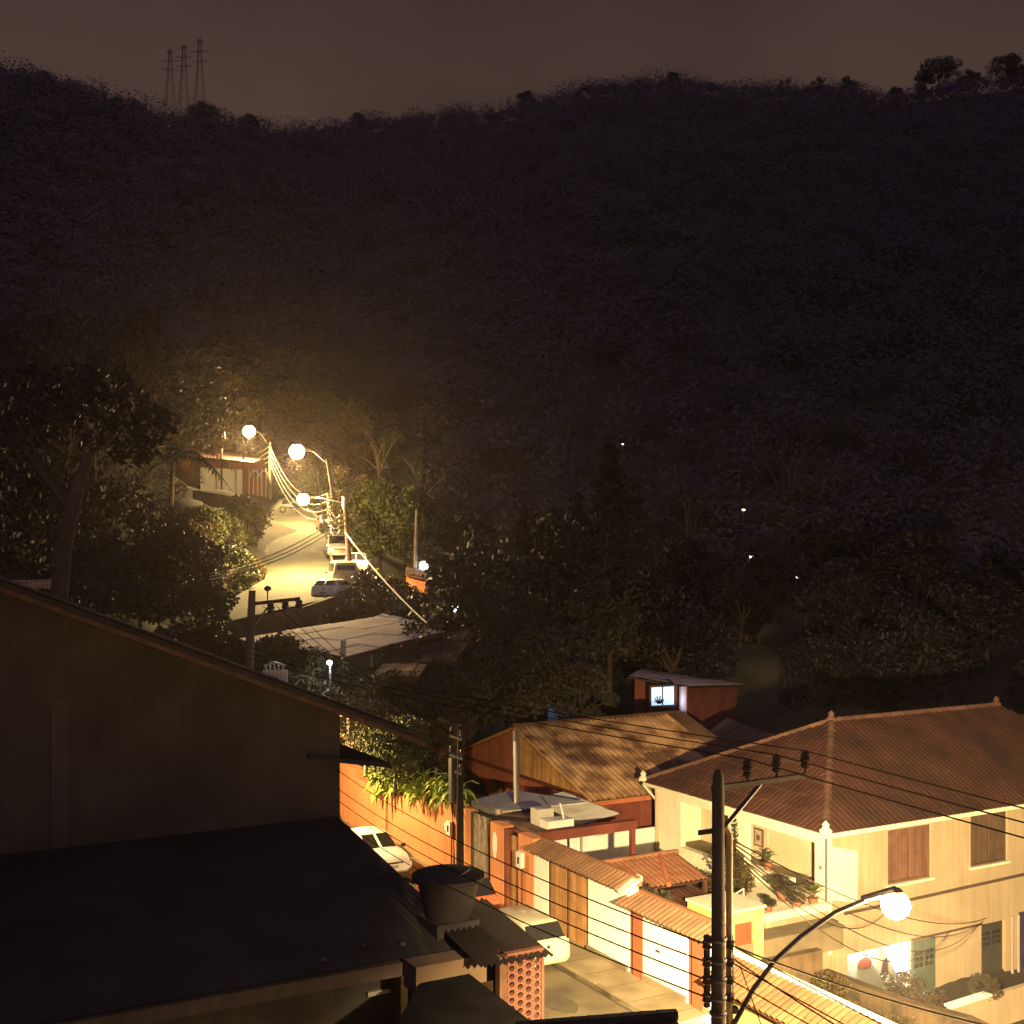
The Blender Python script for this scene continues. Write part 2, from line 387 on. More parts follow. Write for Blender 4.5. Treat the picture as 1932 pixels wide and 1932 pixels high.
def spire_kind(seed, h, rx, nclump, nleaf, size, mat, bmat):
    r = random.Random(seed); mb = MB(); mb.tube([(0,0,-.4),(0.1,0,h*.5),(0,0,h*.97)], [.2,.12,.03], 6); cl = []
    for i in range(nclump):
        t = (i+.5)/nclump; z = h*(.16+.84*t); a = i*2.399; q = rx*(1-t)**.75*r.uniform(.4, .9)
        cl.append((math.cos(a)*q, math.sin(a)*q, z, rx*.36*(1-t*.75)))
        if i % 3 == 0: mb.tube([(0,0,z-.2),(math.cos(a)*q, math.sin(a)*q, z)], [.06,.02], 4)
    return mb.mesh('trunk', bark, smooth=True), leaves_mesh('crown', seed, cl, nleaf, size, mat)
K = {}
K['dark'] = tree_kind(1, 10, 4.2, 4.0, 26, 230, .24, leaf_dark, bark)
K['dark2'] = tree_kind(2, 8, 3.4, 3.0, 22, 230, .22, leaf_dark, bark)
K['mid'] = tree_kind(3, 7, 3.4, 2.8, 26, 240, .20, leaf_mid, bark)
K['warm'] = tree_kind(4, 8, 3.2, 3.2, 24, 200, .19, leaf_warm, bark)
K['warm2'] = tree_kind(5, 6, 2.4, 2.4, 20, 220, .16, leaf_warm, bark_pale, th=.42)
K['bush'] = tree_kind(6, 2.4, 1.6, 1.15, 18, 170, .13, leaf_mid, bark, th=.2, tr=.06)
K['bushd'] = tree_kind(7, 2.4, 1.7, 1.15, 18, 170, .14, leaf_dark, bark, th=.2, tr=.06)
K['bushw'] = tree_kind(8, 2.2, 1.4, 1.05, 16, 170, .11, leaf_warm, bark, th=.2, tr=.05)
K['bare'] = tree_kind(9, 12, 3.6, 3.4, 12, 26, .16, leaf_warm, bark_pale, th=.5, tr=.17, bare=True, cr=.35)
K['night'] = (K['dark'][0], K['dark'][1].copy()); K['night'][1].materials[0] = leaf_unlit  # dark tree again, shade put into its leaf colour
K['night2'] = (K['dark2'][0], K['dark2'][1].copy()); K['night2'][1].materials[0] = leaf_unlit
K['bushg'] = tree_kind(18, 2.2, 1.4, 1.05, 16, 170, .11, leaf_gard, bark, th=.2, tr=.05)
K['bare2'] = tree_kind(9, 12, 3.6, 3.4, 12, 26, .16, leaf_dark, bark, th=.5, tr=.13, bare=True, cr=.35)
K['spire'] = spire_kind(10, 14, 3.0, 60, 150, .17, leafmat('leaf_brown', (.075, .058, .034), (.035, .028, .017)), bark)
K['umbrella'] = tree_kind(12, 13, 7.5, 2.6, 22, 130, .45, leaf_dark, bark, th=.62, tr=.35, cr=.36)
def tree(kind, label, cat, X, Y, z, s=1., rot=None, group=None, sz=1., name=None, mats=None):
    t = T(name or ('bush' if 'bush' in kind else 'tree'), label, cat, (X, Y, z), street=False, group=group, rot=R.uniform(0, 6) if rot is None else rot)
    t.root.scale = (s, s, s*sz)
    tm, lm = K[kind]
    if 'bush' not in kind or True: obj('trunk', tm, t.root)
    if lm: obj('crown', lm, t.root)
    return t
ORD = ['leftmost', 'second from the left', 'third from the left', 'fourth from the left', 'fifth from the left', 'sixth from the left', 'seventh from the left', 'eighth from the left', 'ninth from the left', 'tenth from the left', 'eleventh from the left', 'twelfth from the left', 'thirteenth from the left', 'fourteenth from the left', 'fifteenth from the left', 'sixteenth from the left']
def number(ts, what):
    ts = sorted(ts, key=lambda t: t.root.location.x/t.root.location.y)
    for i, t in enumerate(ts): t.root['label'] = ('rightmost' if i == len(ts)-1 else ORD[i])+' of the '+what
def treeP(kind, label, cat, u, D, vtop, vbase=None, **kw):
    """height from the picture: top pixel row and ground row (or terrain)"""
    z0 = tz(u, D) if vbase is None else P(u, vbase, D)[2]
    zt = P(u, vtop, D)[2]; h0 = {'dark':10,'dark2':8,'mid':7,'warm':8,'warm2':6,'bush':2.4,'bushd':2.4,'bushw':2.2,'bare':12,'bare2':12,'night':10,'night2':8,'bushg':2.2,'spire':14,'umbrella':13}[kind]
    X, Y, _ = G(u, D, 0); return tree(kind, label, cat, X, Y, z0-.1, max(.3, (zt-z0)/h0), **kw)

# ------------------------------------------------------------------ cars
TYRE = None
def make_car(label, base, street, head, style, paint, L=3.9, Wd=1.64, H=1.42, group=None, trim=None, lights=None, name='parked_car'):
    t = T(name, label, 'car' if style != 'van' else 'van', base, street, group, rot=head)
    hw = Wd/2; q = L/3.9
    if style == 'hatch': st = [(0,.42,.66,.70,.88,.80),(.05,.28,.80,.86,.96,.86),(.13,.22,.88,.95,1,.84),(.62,.2,.92,H-.05,1,.72),(.9,.2,.92,H,1,.73),(2.05,.2,.92,H-.01,1,.73),(2.85,.2,.90,.96,1,.86),(3.45,.2,.82,.87,.98,.86),(3.78,.22,.70,.74,.93,.8),(3.9,.34,.55,.58,.86,.72)]
    elif style == 'wagon': st = [(0,.42,.66,.70,.88,.80),(.05,.28,.80,.86,.96,.86),(.10,.22,.88,.95,1,.85),(.42,.2,.92,H-.06,1,.75),(.62,.2,.92,H,1,.76),(2.1,.2,.92,H,1,.75),(2.85,.2,.90,.96,1,.86),(3.5,.2,.84,.89,.98,.86),(3.8,.22,.70,.74,.93,.8),(3.9,.34,.55,.58,.86,.72)]
    elif style == 'van': st = [(0,.42,.70,.74,.9,.84),(.04,.28,.90,.98,.97,.9),(.07,.22,1.0,1.08,1,.9),(.20,.2,1.05,H-.08,1,.80),(.4,.2,1.05,H,1,.80),(2.7,.2,1.05,H,1,.80),(3.35,.2,1.0,1.1,1,.86),(3.6,.2,.92,1.0,.98,.86),(3.82,.22,.72,.76,.94,.82),(3.9,.34,.55,.58,.88,.74)]
    elif style == 'suv': st = [(0,.5,.78,.82,.9,.82),(.05,.34,.95,1.02,.97,.88),(.1,.3,1.02,1.1,1,.88),(.45,.28,1.06,H-.06,1,.76),(.7,.28,1.06,H,1,.77),(2.1,.28,1.06,H-.01,1,.76),(2.8,.28,1.03,1.1,1,.88),(3.5,.28,.98,1.04,.99,.88),(3.82,.3,.82,.87,.95,.84),(3.9,.42,.62,.66,.9,.78)]
    else: st = [(0,.42,.66,.72,.88,.80),(.06,.26,.84,.92,.97,.86),(.55,.22,.9,.99,1,.86),(1.15,.2,.92,H-.03,1,.71),(1.4,.2,.92,H,1,.72),(2.2,.2,.92,H-.01,1,.72),(2.95,.2,.90,.96,1,.86),(3.5,.2,.83,.88,.98,.86),(3.78,.22,.70,.74,.93,.8),(3.9,.34,.55,.58,.86,.72)]
    secs = []
    for x, zb, zl, zt_, w, wt in st:
        w *= hw; wt *= hw; X = x*q-L/2
        h = [(0,zb),(.82*w,zb),(.97*w,zb+.08),(w,zb+.24),(.985*w,(zb+.24+zl)/2),(.95*w,zl),(wt,zt_-.04),(.86*wt,zt_),(0,zt_+.02)]
        secs.append([(X, y, z) for y, z in h]+[(X, -y, z) for y, z in h[-2:0:-1]])
    mb = MB(); n = len(secs[0]); mb.v = [p for s_ in secs for p in s_]
    mb.f = [(i*n+k, (i+1)*n+k, (i+1)*n+(k+1) % n, i*n+(k+1) % n) for i in range(len(secs)-1) for k in range(n)]
    mb.f += [tuple(range(n)), tuple(range((len(secs)-1)*n, len(secs)*n))[::-1]]
    Z0 = (0, 0, 0)
    body = t.part('body', mb, paint, smooth=True, off=Z0)
    L3 = lambda a, b, s_: Vector(a).lerp(Vector(b), s_)
    def pane(pts, name, out):
        mb = MB(); v = [Vector(p) for p in pts]; nrm = (v[1]-v[0]).cross(v[2]-v[0]).normalized()
        if nrm.dot(Vector(out)) < 0: nrm = -nrm
        c = sum(v, Vector())/len(v)
        mb.prism([p+nrm*.004 for p in v], nrm*.012); return t.part(name, mb, GL, off=Z0)
    def cross(i, k, s0, s1, y): # across-car pane between stations
        A0, B0 = secs[i][7], secs[k][7]
        a = L3(A0, B0, s0); b = L3(A0, B0, s1); return [(a.x, -a.y*y, a.z), (a.x, a.y*y, a.z), (b.x, b.y*y, b.z), (b.x, -b.y*y, b.z)]
    rw = cross(2, 3, .04, .97, 1.1) if style != 'van' else cross(2, 3, .2, .72, .9)
    pane(rw, 'rear_window', (-1, 0, .3)); pane(cross(5, 6, .07, .92, 1.02), 'windshield', (1, 0, .4))
    for sg in (1, -1):
        f = lambda i, k, a: Vector((L3(secs[i][k], secs[i][k+1], a).x, L3(secs[i][k], secs[i][k+1], a).y*sg, L3(secs[i][k], secs[i][k+1], a).z))
        xm = (secs[4][0][0]+secs[5][0][0])/2
        lo0 = f(3, 5, .12).lerp(f(4, 5, .12), .4); lo1 = f(5, 5, .12).lerp(f(6, 5, .12), .72); hi0 = f(4, 5, .88); hi1 = f(5, 5, .88)
        ml, mh = lo0.lerp(lo1, .46), hi0.lerp(hi1, .42); g = Vector((.05, 0, 0))
        pane([lo0, ml-g, mh-g, hi0], 'side_window', (0, sg, 0)); pane([ml+g, lo1, hi1, mh+g], 'side_window', (0, sg, 0))
        for xx in (-L/2+.68*q, L/2-.72*q):
            mb = MB(); r = .30 if style in ('hatch', 'wagon', 'sedan') else .34
            y0, y1 = hw-.16, hw+.025
            prof = [(x_, y_, z_) for x_, y_, z_ in [(0,0,0)]]
            def disc(mb, r, a, b, n=14):
                vs = [(xx+r*math.cos(2*math.pi*k/n), y*sg, r_+r*math.sin(2*math.pi*k/n)) for y in (a, b) for k in range(n)]
                mb.add(vs, [tuple(range(n)), tuple(range(n, 2*n))[::-1]]+[(k, n+k, n+(k+1) % n, (k+1) % n) for k in range(n)])
            r_ = r; disc(mb, r, y0, y1); w_ = t.part('wheel', mb, rubber, off=Z0)
            mb = MB(); disc(mb, r*.6, y1-.02, y1+.012); t.part('rim', mb, metal_grey, parent=w_, off=Z0)
        mb = MB(); mb.hexa([(L/2-.95*q-.1, sg*hw*.98, .95), (L/2-.95*q, sg*hw*.98, .95), (L/2-.95*q, sg*(hw+.17), .96), (L/2-.95*q-.1, sg*(hw+.17), .96), (L/2-.95*q-.1, sg*hw*.98, 1.05), (L/2-.95*q, sg*hw*.98, 1.05), (L/2-.95*q, sg*(hw+.17), 1.07), (L/2-.95*q-.1, sg*(hw+.17), 1.07)])
        t.part('mirror', mb, trim or metal_dark, off=Z0)
        zt0 = st[1][2]; mb = MB()
        a, b = (.60, .84) if style != 'van' else (.62, 1.0)
        if style in ('suv',): a, b = .72, .98
        mb.hexa([(-L/2-.005, sg*hw*.66, a), (-L/2+.10, sg*hw*.985, a), (-L/2+.10, sg*hw*.90, a), (-L/2+.05, sg*hw*.6, a), (-L/2+.03, sg*hw*.66, b), (-L/2+.13, sg*hw*.965, b), (-L/2+.12, sg*hw*.9, b), (-L/2+.08, sg*hw*.6, b)])
        t.part('taillight', mb, M('tail_red', (.30, .02, .012), .25, var=.1, spec=.6), off=Z0)
        z1 = st[8][2]; mb = MB()
        mb.hexa([(L/2-.16, sg*hw*.55, z1-.13), (L/2-.05, sg*hw*.55, z1-.13), (L/2-.16, sg*hw*.93, z1-.11), (L/2-.26, sg*hw*.93, z1-.1), (L/2-.20, sg*hw*.55, z1+.015), (L/2-.1, sg*hw*.55, z1-.005), (L/2-.22, sg*hw*.90, z1+.0), (L/2-.3, sg*hw*.9, z1+.015)])
        t.part('headlight', mb, M('lamp_glass', (.62, .62, .58), .12, var=.05, spec=.7), off=Z0)
    for sx, nm in ((-1, 'rear_bumper'), (1, 'front_bumper')):
        mb = MB(); x = sx*L/2; zb = st[0][1]; pts = []
        for y in (-1, -.8, 0, .8, 1): pts.append((x+sx*(.05-.12*abs(y)**3), y*hw*.98))
        for i in range(4):
            (xa, ya), (xb, yb) = pts[i], pts[i+1]; d = -sx*.14
            mb.hexa([(xa, ya, zb-.02), (xb, yb, zb-.02), (xb+d, yb, zb-.02), (xa+d, ya, zb-.02), (xa-sx*.02, ya, zb+.2), (xb-sx*.02, yb, zb+.2), (xb+d, yb, zb+.2), (xa+d, ya, zb+.2)])
        bo = t.part(nm, mb, trim or paint, off=Z0)
        mb = MB(); mb.box(x+sx*.052, x+sx*.066, -.2, .2, zb+.04, zb+.15); t.part('licence_plate', mb, M('plate', (.35, .34, .32), .5, var=.1), parent=bo, off=Z0)
    mb = MB(); mb.lathe((0, 0, 0), [(.055, 0), (.055, .02)], 10); mb.v = [(-L/2-.012-z_, x_, y_+.78) for x_, y_, z_ in mb.v]; t.part('badge', mb, metal_dark, off=Z0)
    a_, b_ = L3(secs[2][7], secs[3][7], .12), L3(secs[2][7], secs[3][7], .5); mb = MB(); mb.tube([(a_.x-.03, 0, a_.z), (b_.x-.04, .22, b_.z)], .012, 4); t.part('wiper', mb, rubber, off=Z0)
    for sg in (1, -1):
        for xx in (-.35, .62):
            mb = MB(); mb.box(xx-.09, xx+.09, sg*hw*.965, sg*(hw*.965+.03), st[4][2]-.14, st[4][2]-.10); t.part('door_handle', mb, trim or metal_dark, off=Z0)
    mb = MB(); mb.box(L/2-.055, L/2-.005, -hw*.5, hw*.5, st[8][2]-.15, st[8][2]-.03); t.part('grille', mb, metal_dark, off=Z0)
    return t
paint_cream = M('car_cream', (.50, .46, .32), .35, var=.04, scale=.8, spec=.5, coat=.4)
paint_white = M('car_white', (.74, .73, .68), .35, var=.04, scale=.8, spec=.5, coat=.4)
paint_red = M('car_red', (.52, .13, .06), .4, var=.06, scale=.8, spec=.5, coat=.4)
paint_silver = M('car_silver', (.36, .34, .32), .3, var=.05, scale=.8, spec=.5, metal=.5)
paint_grey = M('car_grey', (.16, .13, .12), .35, var=.05, scale=.8, spec=.5, metal=.3)
paint_sand = M('car_sand', (.60, .54, .32), .4, var=.05, scale=.8, spec=.5)

# ------------------------------------------------------------------ lamps
def lamp(label, pts, c, r, watts, color, base, armr=.05, spot=None, bowl_e=40, group=None, pole=None, drop=.36):
    """street luminaire: curved arm, housing, glass bowl and its light (world coordinates)"""
    t = T('street_lamp', label, 'street lamp', base, street=False, group=group)
    if pts:
        mb = MB(); mb.tube(pts, armr, 8); t.part('arm', mb, metal_dark, smooth=True)
    c = Vector(c); d = (c-Vector(pts[-1])) if pts else Vector((1, 0, 0)); d.z = 0
    d = d.normalized() if d.length > .01 else Vector((1, 0, 0))
    mb = MB(); mb.lathe(c+Vector((0, 0, r*.86)), [(r*.5, 0), (r*.5, r*.16), (r*.34, r*.34), (r*.1, r*.4)], 12)
    if pts:
        a = Vector(pts[-1])-d*.1; b = c+Vector((0, 0, r*1.05)); mb.tube([a, b], [armr*1.4, armr*2.0], 8)
    t.part('housing', mb, metal_dark, smooth=True)
    mb = MB(); mb.ball(c, r, 16, 10, .95)
    t.part('glass_bowl', mb, M('lit_bowl_%02d' % len(MATS), color, .3, emit=(color, bowl_e)), smooth=True)
    L = bpy.data.lights.new('lamp_light', 'SPOT' if spot else 'POINT'); L.energy = watts; L.color = color; L.shadow_soft_size = .16
    lo = obj('lamp_light', L, t.root); lo.location = c-Vector((0, 0, r+.18))-Vector(base)
    if spot:
        L.spot_size = math.radians(spot[1]); L.spot_blend = spot[2]; lo.rotation_euler = Vector(spot[0]).to_track_quat('-Z', 'Y').to_euler()
        if len(spot) > 3:   # light that leaves the bowl sideways
            L2 = bpy.data.lights.new('spill_light', 'POINT'); L2.energy = watts*spot[3]; L2.color = color; L2.shadow_soft_size = .16
            l2 = obj('spill_light', L2, t.root); l2.location = c-Vector((0, 0, r+.2))-Vector(base)
    return t
HAZE, HAZE_G = .00034, .8
# ------------------------------------------------------------------ lower street
RZ = 1.35
mb = MB(); mb.box(-24, 26, -6.4, -1.62, RZ-.5, RZ); road = one('road', None, None, mb, asphalt, (0, 0, RZ), kind='structure')
for i, (k, j, a, b) in enumerate(((3.2, -3.0, .9, .5), (6.8, -2.6, .7, .9), (9.5, -3.6, 1.2, .6), (.6, -4.2, .8, .6))):
    r = random.Random(i); pl = [(k+a*math.cos(q)*r.uniform(.75, 1), j+b*math.sin(q)*r.uniform(.75, 1), .004) for q in [x*math.pi/6 for x in range(12)]]
    mb = MB(); mb.prism(pl, (0, 0, .012)); obj('asphalt_patch', mb.mesh('asphalt_patch', M('tar_patch', (.075, .06, .04), .9, var=.4, scale=2, bump=.4, bscale=50)), road)
mb = MB(); mb.lathe((5.2, -3.7, .004), [(.36, 0), (.36, .014), (.28, .02)], 18); obj('manhole_cover', mb.mesh('manhole_cover', metal_dark), road)
for i in range(34):
    mb = MB(); k = -10+i*.9; mb.box(k+.012, k+.888, -1.46, -1.30, -.1, .075+R.uniform(0, .015)); obj('kerb_stone', mb.mesh('kerb_stone', pavement), road)
mb = MB(); mb.box(-30, 26, -1.46, .2, RZ-.5, RZ+.05); pav = one('pavement', None, None, mb, pavement, (0, 0, RZ), kind='structure')
mb = MB(); mb.box(-30, 26, -1.62, -1.46, RZ-.5, RZ-.07); one('gutter', None, None, mb, metal_dark, (0, 0, RZ), kind='structure')
mb = MB(); mb.box(-30, 26, -12, -6.4, RZ-.5, RZ+.05); one('near_pavement', None, None, mb, pavement, (0, 0, RZ), kind='structure')

def boards(t, k0, k1, j, z0, z1, w, mat, parent=None, th=.03, axis='k', name='board', top=None):
    n = max(1, round((k1-k0)/w)); d = (k1-k0)/n
    for i in range(n):
        a, b = k0+i*d+.006, k0+(i+1)*d-.006; o = R.uniform(0, .008)
        zt = z1 if top is None else None
        mb = MB()
        if axis == 'k':
            if top: mb.hexa([(a, j-th-o, z0), (b, j-th-o, z0), (b, j, z0), (a, j, z0), (a, j-th-o, top(a)), (b, j-th-o, top(b)), (b, j, top(b)), (a, j, top(a))])
            else: mb.box(a, b, j-th-o, j, z0, z1)
        else: mb.box(j, j+th+o, a, b, z0, z1)
        t.part(name, mb, mat, parent=parent)

def cap_tiles(t, k0, k1, j0, z0, j1, z1, mat, pitch=.21, rows=2):
    L = math.hypot(j1-j0, z1-z0); up = Vector((0, (j1-j0)/L, (z1-z0)/L)); n = Vector((1, 0, 0)).cross(up)
    me = tile_mesh('tile', .2, L/rows*1.12, mat, h=.085)
    pieces(t.root, 'tile', me, tile_rows((k0, j0, z0), (1, 0, 0), up, n, k1-k0, L, pitch, L/rows-.001, lambda b: (0, k1-k0), t.base), 300)

mb = MB()
for i in range(22): mb.box(-9+i*1.2, -9+i*1.2+.02, -1.29, -.08, .05, .054)
obj('joint', mb.mesh('joint', dark_wood), pav)
# white street wall with brown timber gate
t = T('street_wall', 'white plastered street wall with brown timber gate and two brown pillars', 'wall', (0, .15, RZ))
for a, b, z in ((-3.32, -2.4, 3.80), (.02, 2.22, 3.72), (2.97, 5.04, 3.32), (5.81, 6.25, 3.32)):
    mb = MB(); mb.box(a, b, 0, .3, RZ-.1, z); t.part('panel', mb, white_paint)
    mb = MB(); mb.box(a, b, -.07, 0, RZ, RZ+.22); t.part('plinth', mb, pavement)
for a, b in ((2.22, 2.97), (5.04, 5.81)):
    mb = MB(); mb.box(a, a+.27, .06, .3, RZ-.1, 3.30); mb.box(a+.27, b, -.03, .3, RZ-.1, 3.30); t.part('pillar', mb, brown_pillar)
mb = MB(); mb.box(-2.4, .02, .12, .3, RZ-.1, 3.72); t.part('gate_backing', mb, dark_wood)
g = MB(); g.box(-2.4, -2.33, .02, .12, RZ+.05, 3.72); g.box(-1.21, -1.17, .02, .12, RZ+.05, 3.72); g.box(-.05, .02, .02, .12, RZ+.05, 3.72)
gate = t.part('gate', g, dark_wood)
boards(t, -2.33, -1.21, .10, RZ+.06, 3.72, .14, gate_wood, gate, .04); boards(t, -1.17, -.05, .10, RZ+.06, 3.72, .14, gate_wood, gate, .04)
mb = MB(); mb.hexa([(-3.4, -.2, 3.76), (2.02, -.2, 3.76), (2.02, .3, 3.98), (-3.4, .3, 3.98), (-3.4, -.2, 3.80), (2.02, -.2, 3.80), (2.02, .3, 4.02), (-3.4, .3, 4.02)])
mb.box(-3.32, 2.3, .02, .3, 3.70, 3.9); t.part('coping', mb, cream_paint)
mb = MB(); mb.box(-3.42, 2.3, .3, .44, 3.9, 4.17); t.part('ridge_cap', mb, tile_pink)
mb = MB(); mb.hexa([(2.02, -.24, 3.74), (2.30, -.24, 3.74), (2.30, .46, 4.06), (2.02, .46, 4.06), (2.02, -.24, 3.82), (2.30, -.24, 3.82), (2.30, .46, 4.19), (2.02, .46, 4.19)]); t.part('coping_end', mb, cream_paint)
cap_tiles(t, -3.42, 2.02, -.26, 3.80, .32, 4.06, tile_new, rows=1)
mb = MB(); mb.hexa([(2.0, -.2, 3.36), (6.2, -.2, 3.36), (6.2, .3, 3.6), (2.0, .3, 3.6), (2.0, -.2, 3.40), (6.2, -.2, 3.40), (6.2, .3, 3.64), (2.0, .3, 3.64)])
mb.box(2.31, 6.2, .02, .3, 3.27, 3.5); t.part('coping', mb, cream_paint)
mb = MB(); mb.box(2.32, 6.25, .3, .44, 3.5, 3.82); t.part('ridge_cap', mb, tile_pink)
cap_tiles(t, 2.0, 6.25, -.28, 3.40, .32, 3.68, tile_new, rows=1)
mb = MB(); mb.box(3.62, 3.80, -.03, 0, 2.42, 2.47); t.part('letter_slot', mb, metal_dark)

# lower yellow wall further down the street
t = T('street_wall', 'low yellow street wall with long sloping tile coping beside the near pole', 'wall', (10, .15, RZ))
mb = MB(); mb.box(6.25, 20, 0, .3, RZ-.2, 2.45); t.part('panel', mb, M('ochre_paint', (.40, .29, .11), .85, var=.15, scale=.8, bump=.12, streak=.12))
mb = MB(); mb.hexa([(6.25, -.42, 2.40), (20, -.42, 2.30), (20, .62, 2.80), (6.25, .62, 2.92), (6.25, -.42, 2.46), (20, -.42, 2.36), (20, .62, 2.86), (6.25, .62, 2.98)]); t.part('coping', mb, dark_wood)
mb = MB(); mb.tube([(6.25, .62, 3.06), (20, .62, 2.96)], .09, 8); t.part('ridge_cap', mb, cream_paint, smooth=True)
cap_tiles(t, 6.3, 19.8, -.46, 2.46, .62, 2.97, M('tile_dim', (.17, .078, .036), .9, var=.35, scale=1.3, bump=.25, bscale=18), rows=3)

# orange street wall
t = T('street_wall', 'orange plastered street wall with wooden door and plank gate', 'wall', (-12, .15, RZ))
mb = MB(); mb.prism([(-19.35, 0, RZ-.1), (-8.9, 0, RZ-.1), (-8.9, 0, 4.28), (-12.5, 0, 3.92), (-16.6, 0, 3.38), (-19.35, 0, 3.62)], (0, .4, 0)); t.part('panel', mb, orange_paint)
mb = MB(); mb.box(-24, -19.35, -.04, .4, RZ-.1, 4.0); t.part('pillar', mb, orange_paint)
mb = MB(); mb.box(-8.9, -8.36, -.02, .4, RZ-.1, 4.2); t.part('pillar', mb, orange_paint)
mb = MB(); mb.box(-8.36, -6.4, .25, .4, RZ-.1, 4.1); t.part('gate_backing', mb, dark_wood)
boards(t, -8.36, -6.4, .24, RZ+.05, 4.12, .16, grey_wood, None, .04)
mb = MB(); mb.box(-6.4, -5.42, -.02, .4, RZ-.1, 4.16); t.part('pillar', mb, orange_paint)
mb = MB(); mb.box(-5.42, -4.36, .22, .4, RZ-.1, 4.1); mb.box(-5.42, -5.22, .0, .22, RZ-.1, 4.1); t.part('door_recess', mb, maroon_paint)
d = MB(); d.box(-5.22, -4.36, .14, .2, RZ+.05, 3.95); door = t.part('door', d, dark_wood); boards(t, -5.2, -4.38, .14, RZ+.07, 3.93, .14, gate_wood, door, .03)
mb = MB(); mb.box(-4.36, -3.33, -.02, .4, RZ-.1, 4.16); t.part('pillar', mb, orange_paint)
for u, v, w in ((1485, 840, .22), (1392, 680, .09), (1020, 680, .12)):
    k, j, z = on((800+u*.2588)*.78954, (1800+v*.2588)*.78954, 'j', 0); r = random.Random(u); hh = w*(2.6 if w > .2 else 1.6)
    pl = [(k+w*math.cos(a)*r.uniform(.6, 1), -.024 if k > -8 else -.003, z+hh*math.sin(a)*r.uniform(.7, 1)) for a in [i*math.pi/6 for i in range(12)]]
    mb = MB(); mb.prism(pl, (0, -.004, 0)); t.part('paint_patch', mb, white_paint)
for i, (u, v, lab) in enumerate(((1070, 688, 'white electricity meter box on orange wall below the hanging plant'), (1722, 980, 'white electricity meter box on orange pillar beside the wooden door'))):
    k, j, z = on((800+u*.2588)*.78954, (1800+v*.2588)*.78954, 'j', -.05)
    m = T('meter_box', lab, 'meter box', (k, -.02, z-.25))
    mb = MB(); mb.box(k-.17, k+.17, -.17, -.025, z-.26, z+.26); m.part('box', mb, plastic_white)
    mb = MB(); mb.box(k-.05, k+.05, -.185, -.172, z-.13, z+.10); m.part('meter_window', mb, win_dark)
    mb = MB(); mb.tube([(k+.1, -.06, z-.26), (k+.1, -.06, RZ+.2)], .025, 6); m.part('conduit', mb, maroon_paint)
# hanging plant with long leaves on the orange wall
t = T('hanging_plant', 'bright green strap-leaved plant spilling over the orange wall', 'plant', (-12.8, .2, 3.9))
def blade(name, L, w, mat):
    mb = MB(); vs = []
    for i, (a, b, ww) in enumerate(((0, 0, .5), (.35, .22, 1), (.7, .18, .85), (1, -.12, .08))):
        vs += [(a*L, -ww*w/2, b*L), (a*L, 0, b*L-.02), (a*L, ww*w/2, b*L)]
    mb.add(vs, [f for i in range(3) for f in ((3*i, 3*i+3, 3*i+4, 3*i+1), (3*i+1, 3*i+4, 3*i+5, 3*i+2))]); return mb.mesh(name, mat)
bl = [blade('leaf', .72, .15, leaf_lime), blade('leaf', .6, .17, leaf_lime), blade('leaf', .65, .13, leafmat('leaf_lime_dry', (.50, .50, .12), (.3, .34, .08)))]
mm = []
for i in range(290):
    f = R.random(); k = -16.7+f*7.9; zc = 3.35+.12*f*7.9+R.uniform(-.1, .95)*(.55+.45*math.sin(math.pi*f))
    yaw = R.choice((1, 1, 1, 0))*(-math.pi/2)+R.gauss(0, .75); tilt = R.uniform(-.75, .75)
    m = Matrix.Translation((k+12.8, R.uniform(-.42, .1), zc-3.9+.15))@Matrix.Rotation(yaw, 4, 'Z')@Matrix.Rotation(tilt, 4, 'Y')@Matrix.Scale(R.uniform(.8, 1.5), 4)
    o = obj('leaf', bl[i % 3], t.root); o.matrix_local = m
lf_ = obj('foliage', leaves_mesh('foliage', 9, [(-3.6+i*.43, -.3+.1*math.sin(i), -.45+.11*i*.43+.5, .46) for i in range(17)], 130, .15, leaf_lime, droop=.3), t.root); lf_['kind'] = 'stuff'
mb = MB()
for i in range(16): k = -16.5+i*.5; mb.tube([(k, .15, 3.3+.12*i*.5), (k+.1, .0, 3.75+.12*i*.5)], .03, 4)
t.part('stem', mb, leaf_mid)

# yard roofs behind the orange wall
t = T('porch_roof', 'flat concrete slab porch roof over the orange entrance', 'roof', (-5.4, 1.3, RZ))
mb = MB(); mb.hexa([(-6.9, .42, 4.0), (-3.75, .42, 4.0), (-3.75, 2.6, 4.0), (-7.4, 2.6, 4.0), (-6.9, .42, 4.22), (-3.75, .42, 4.22), (-3.75, 2.6, 4.22), (-7.4, 2.6, 4.22)]); t.part('slab', mb, slab_brown)
for k in (-6.6,):
    mb = MB(); mb.box(k-.12, k+.12, 2.2, 2.45, .8, 4.0); t.part('column', mb, brick_paint)
t = T('awning', 'white sheet metal awning behind the grey post', 'awning', (-8.2, 2, 2))
mb = MB(); mb.hexa([(-9.5, .85, 4.22), (-7.1, .85, 4.24), (-6.5, 4.2, 4.36), (-10.1, 3.0, 4.30), (-9.5, .85, 4.26), (-7.1, .85, 4.28), (-6.5, 4.2, 4.40), (-10.1, 3.0, 4.34)]); t.part('sheet', mb, corr_white)
mb = MB(); mb.box(-9.5, -9.46, .83, .86, 3.75, 4.22); mb.box(-9.5, -7.2, .82, .85, 4.02, 4.21); t.part('valance', mb, corr_white)
for k, j in ((-9.4, 1), (-9.8, 2.9), (-7.2, 1.0)):
    mb = MB(); mb.tube([(k, j, .8), (k, j, 4.2)], .04, 6); t.part('post', mb, metal_grey)
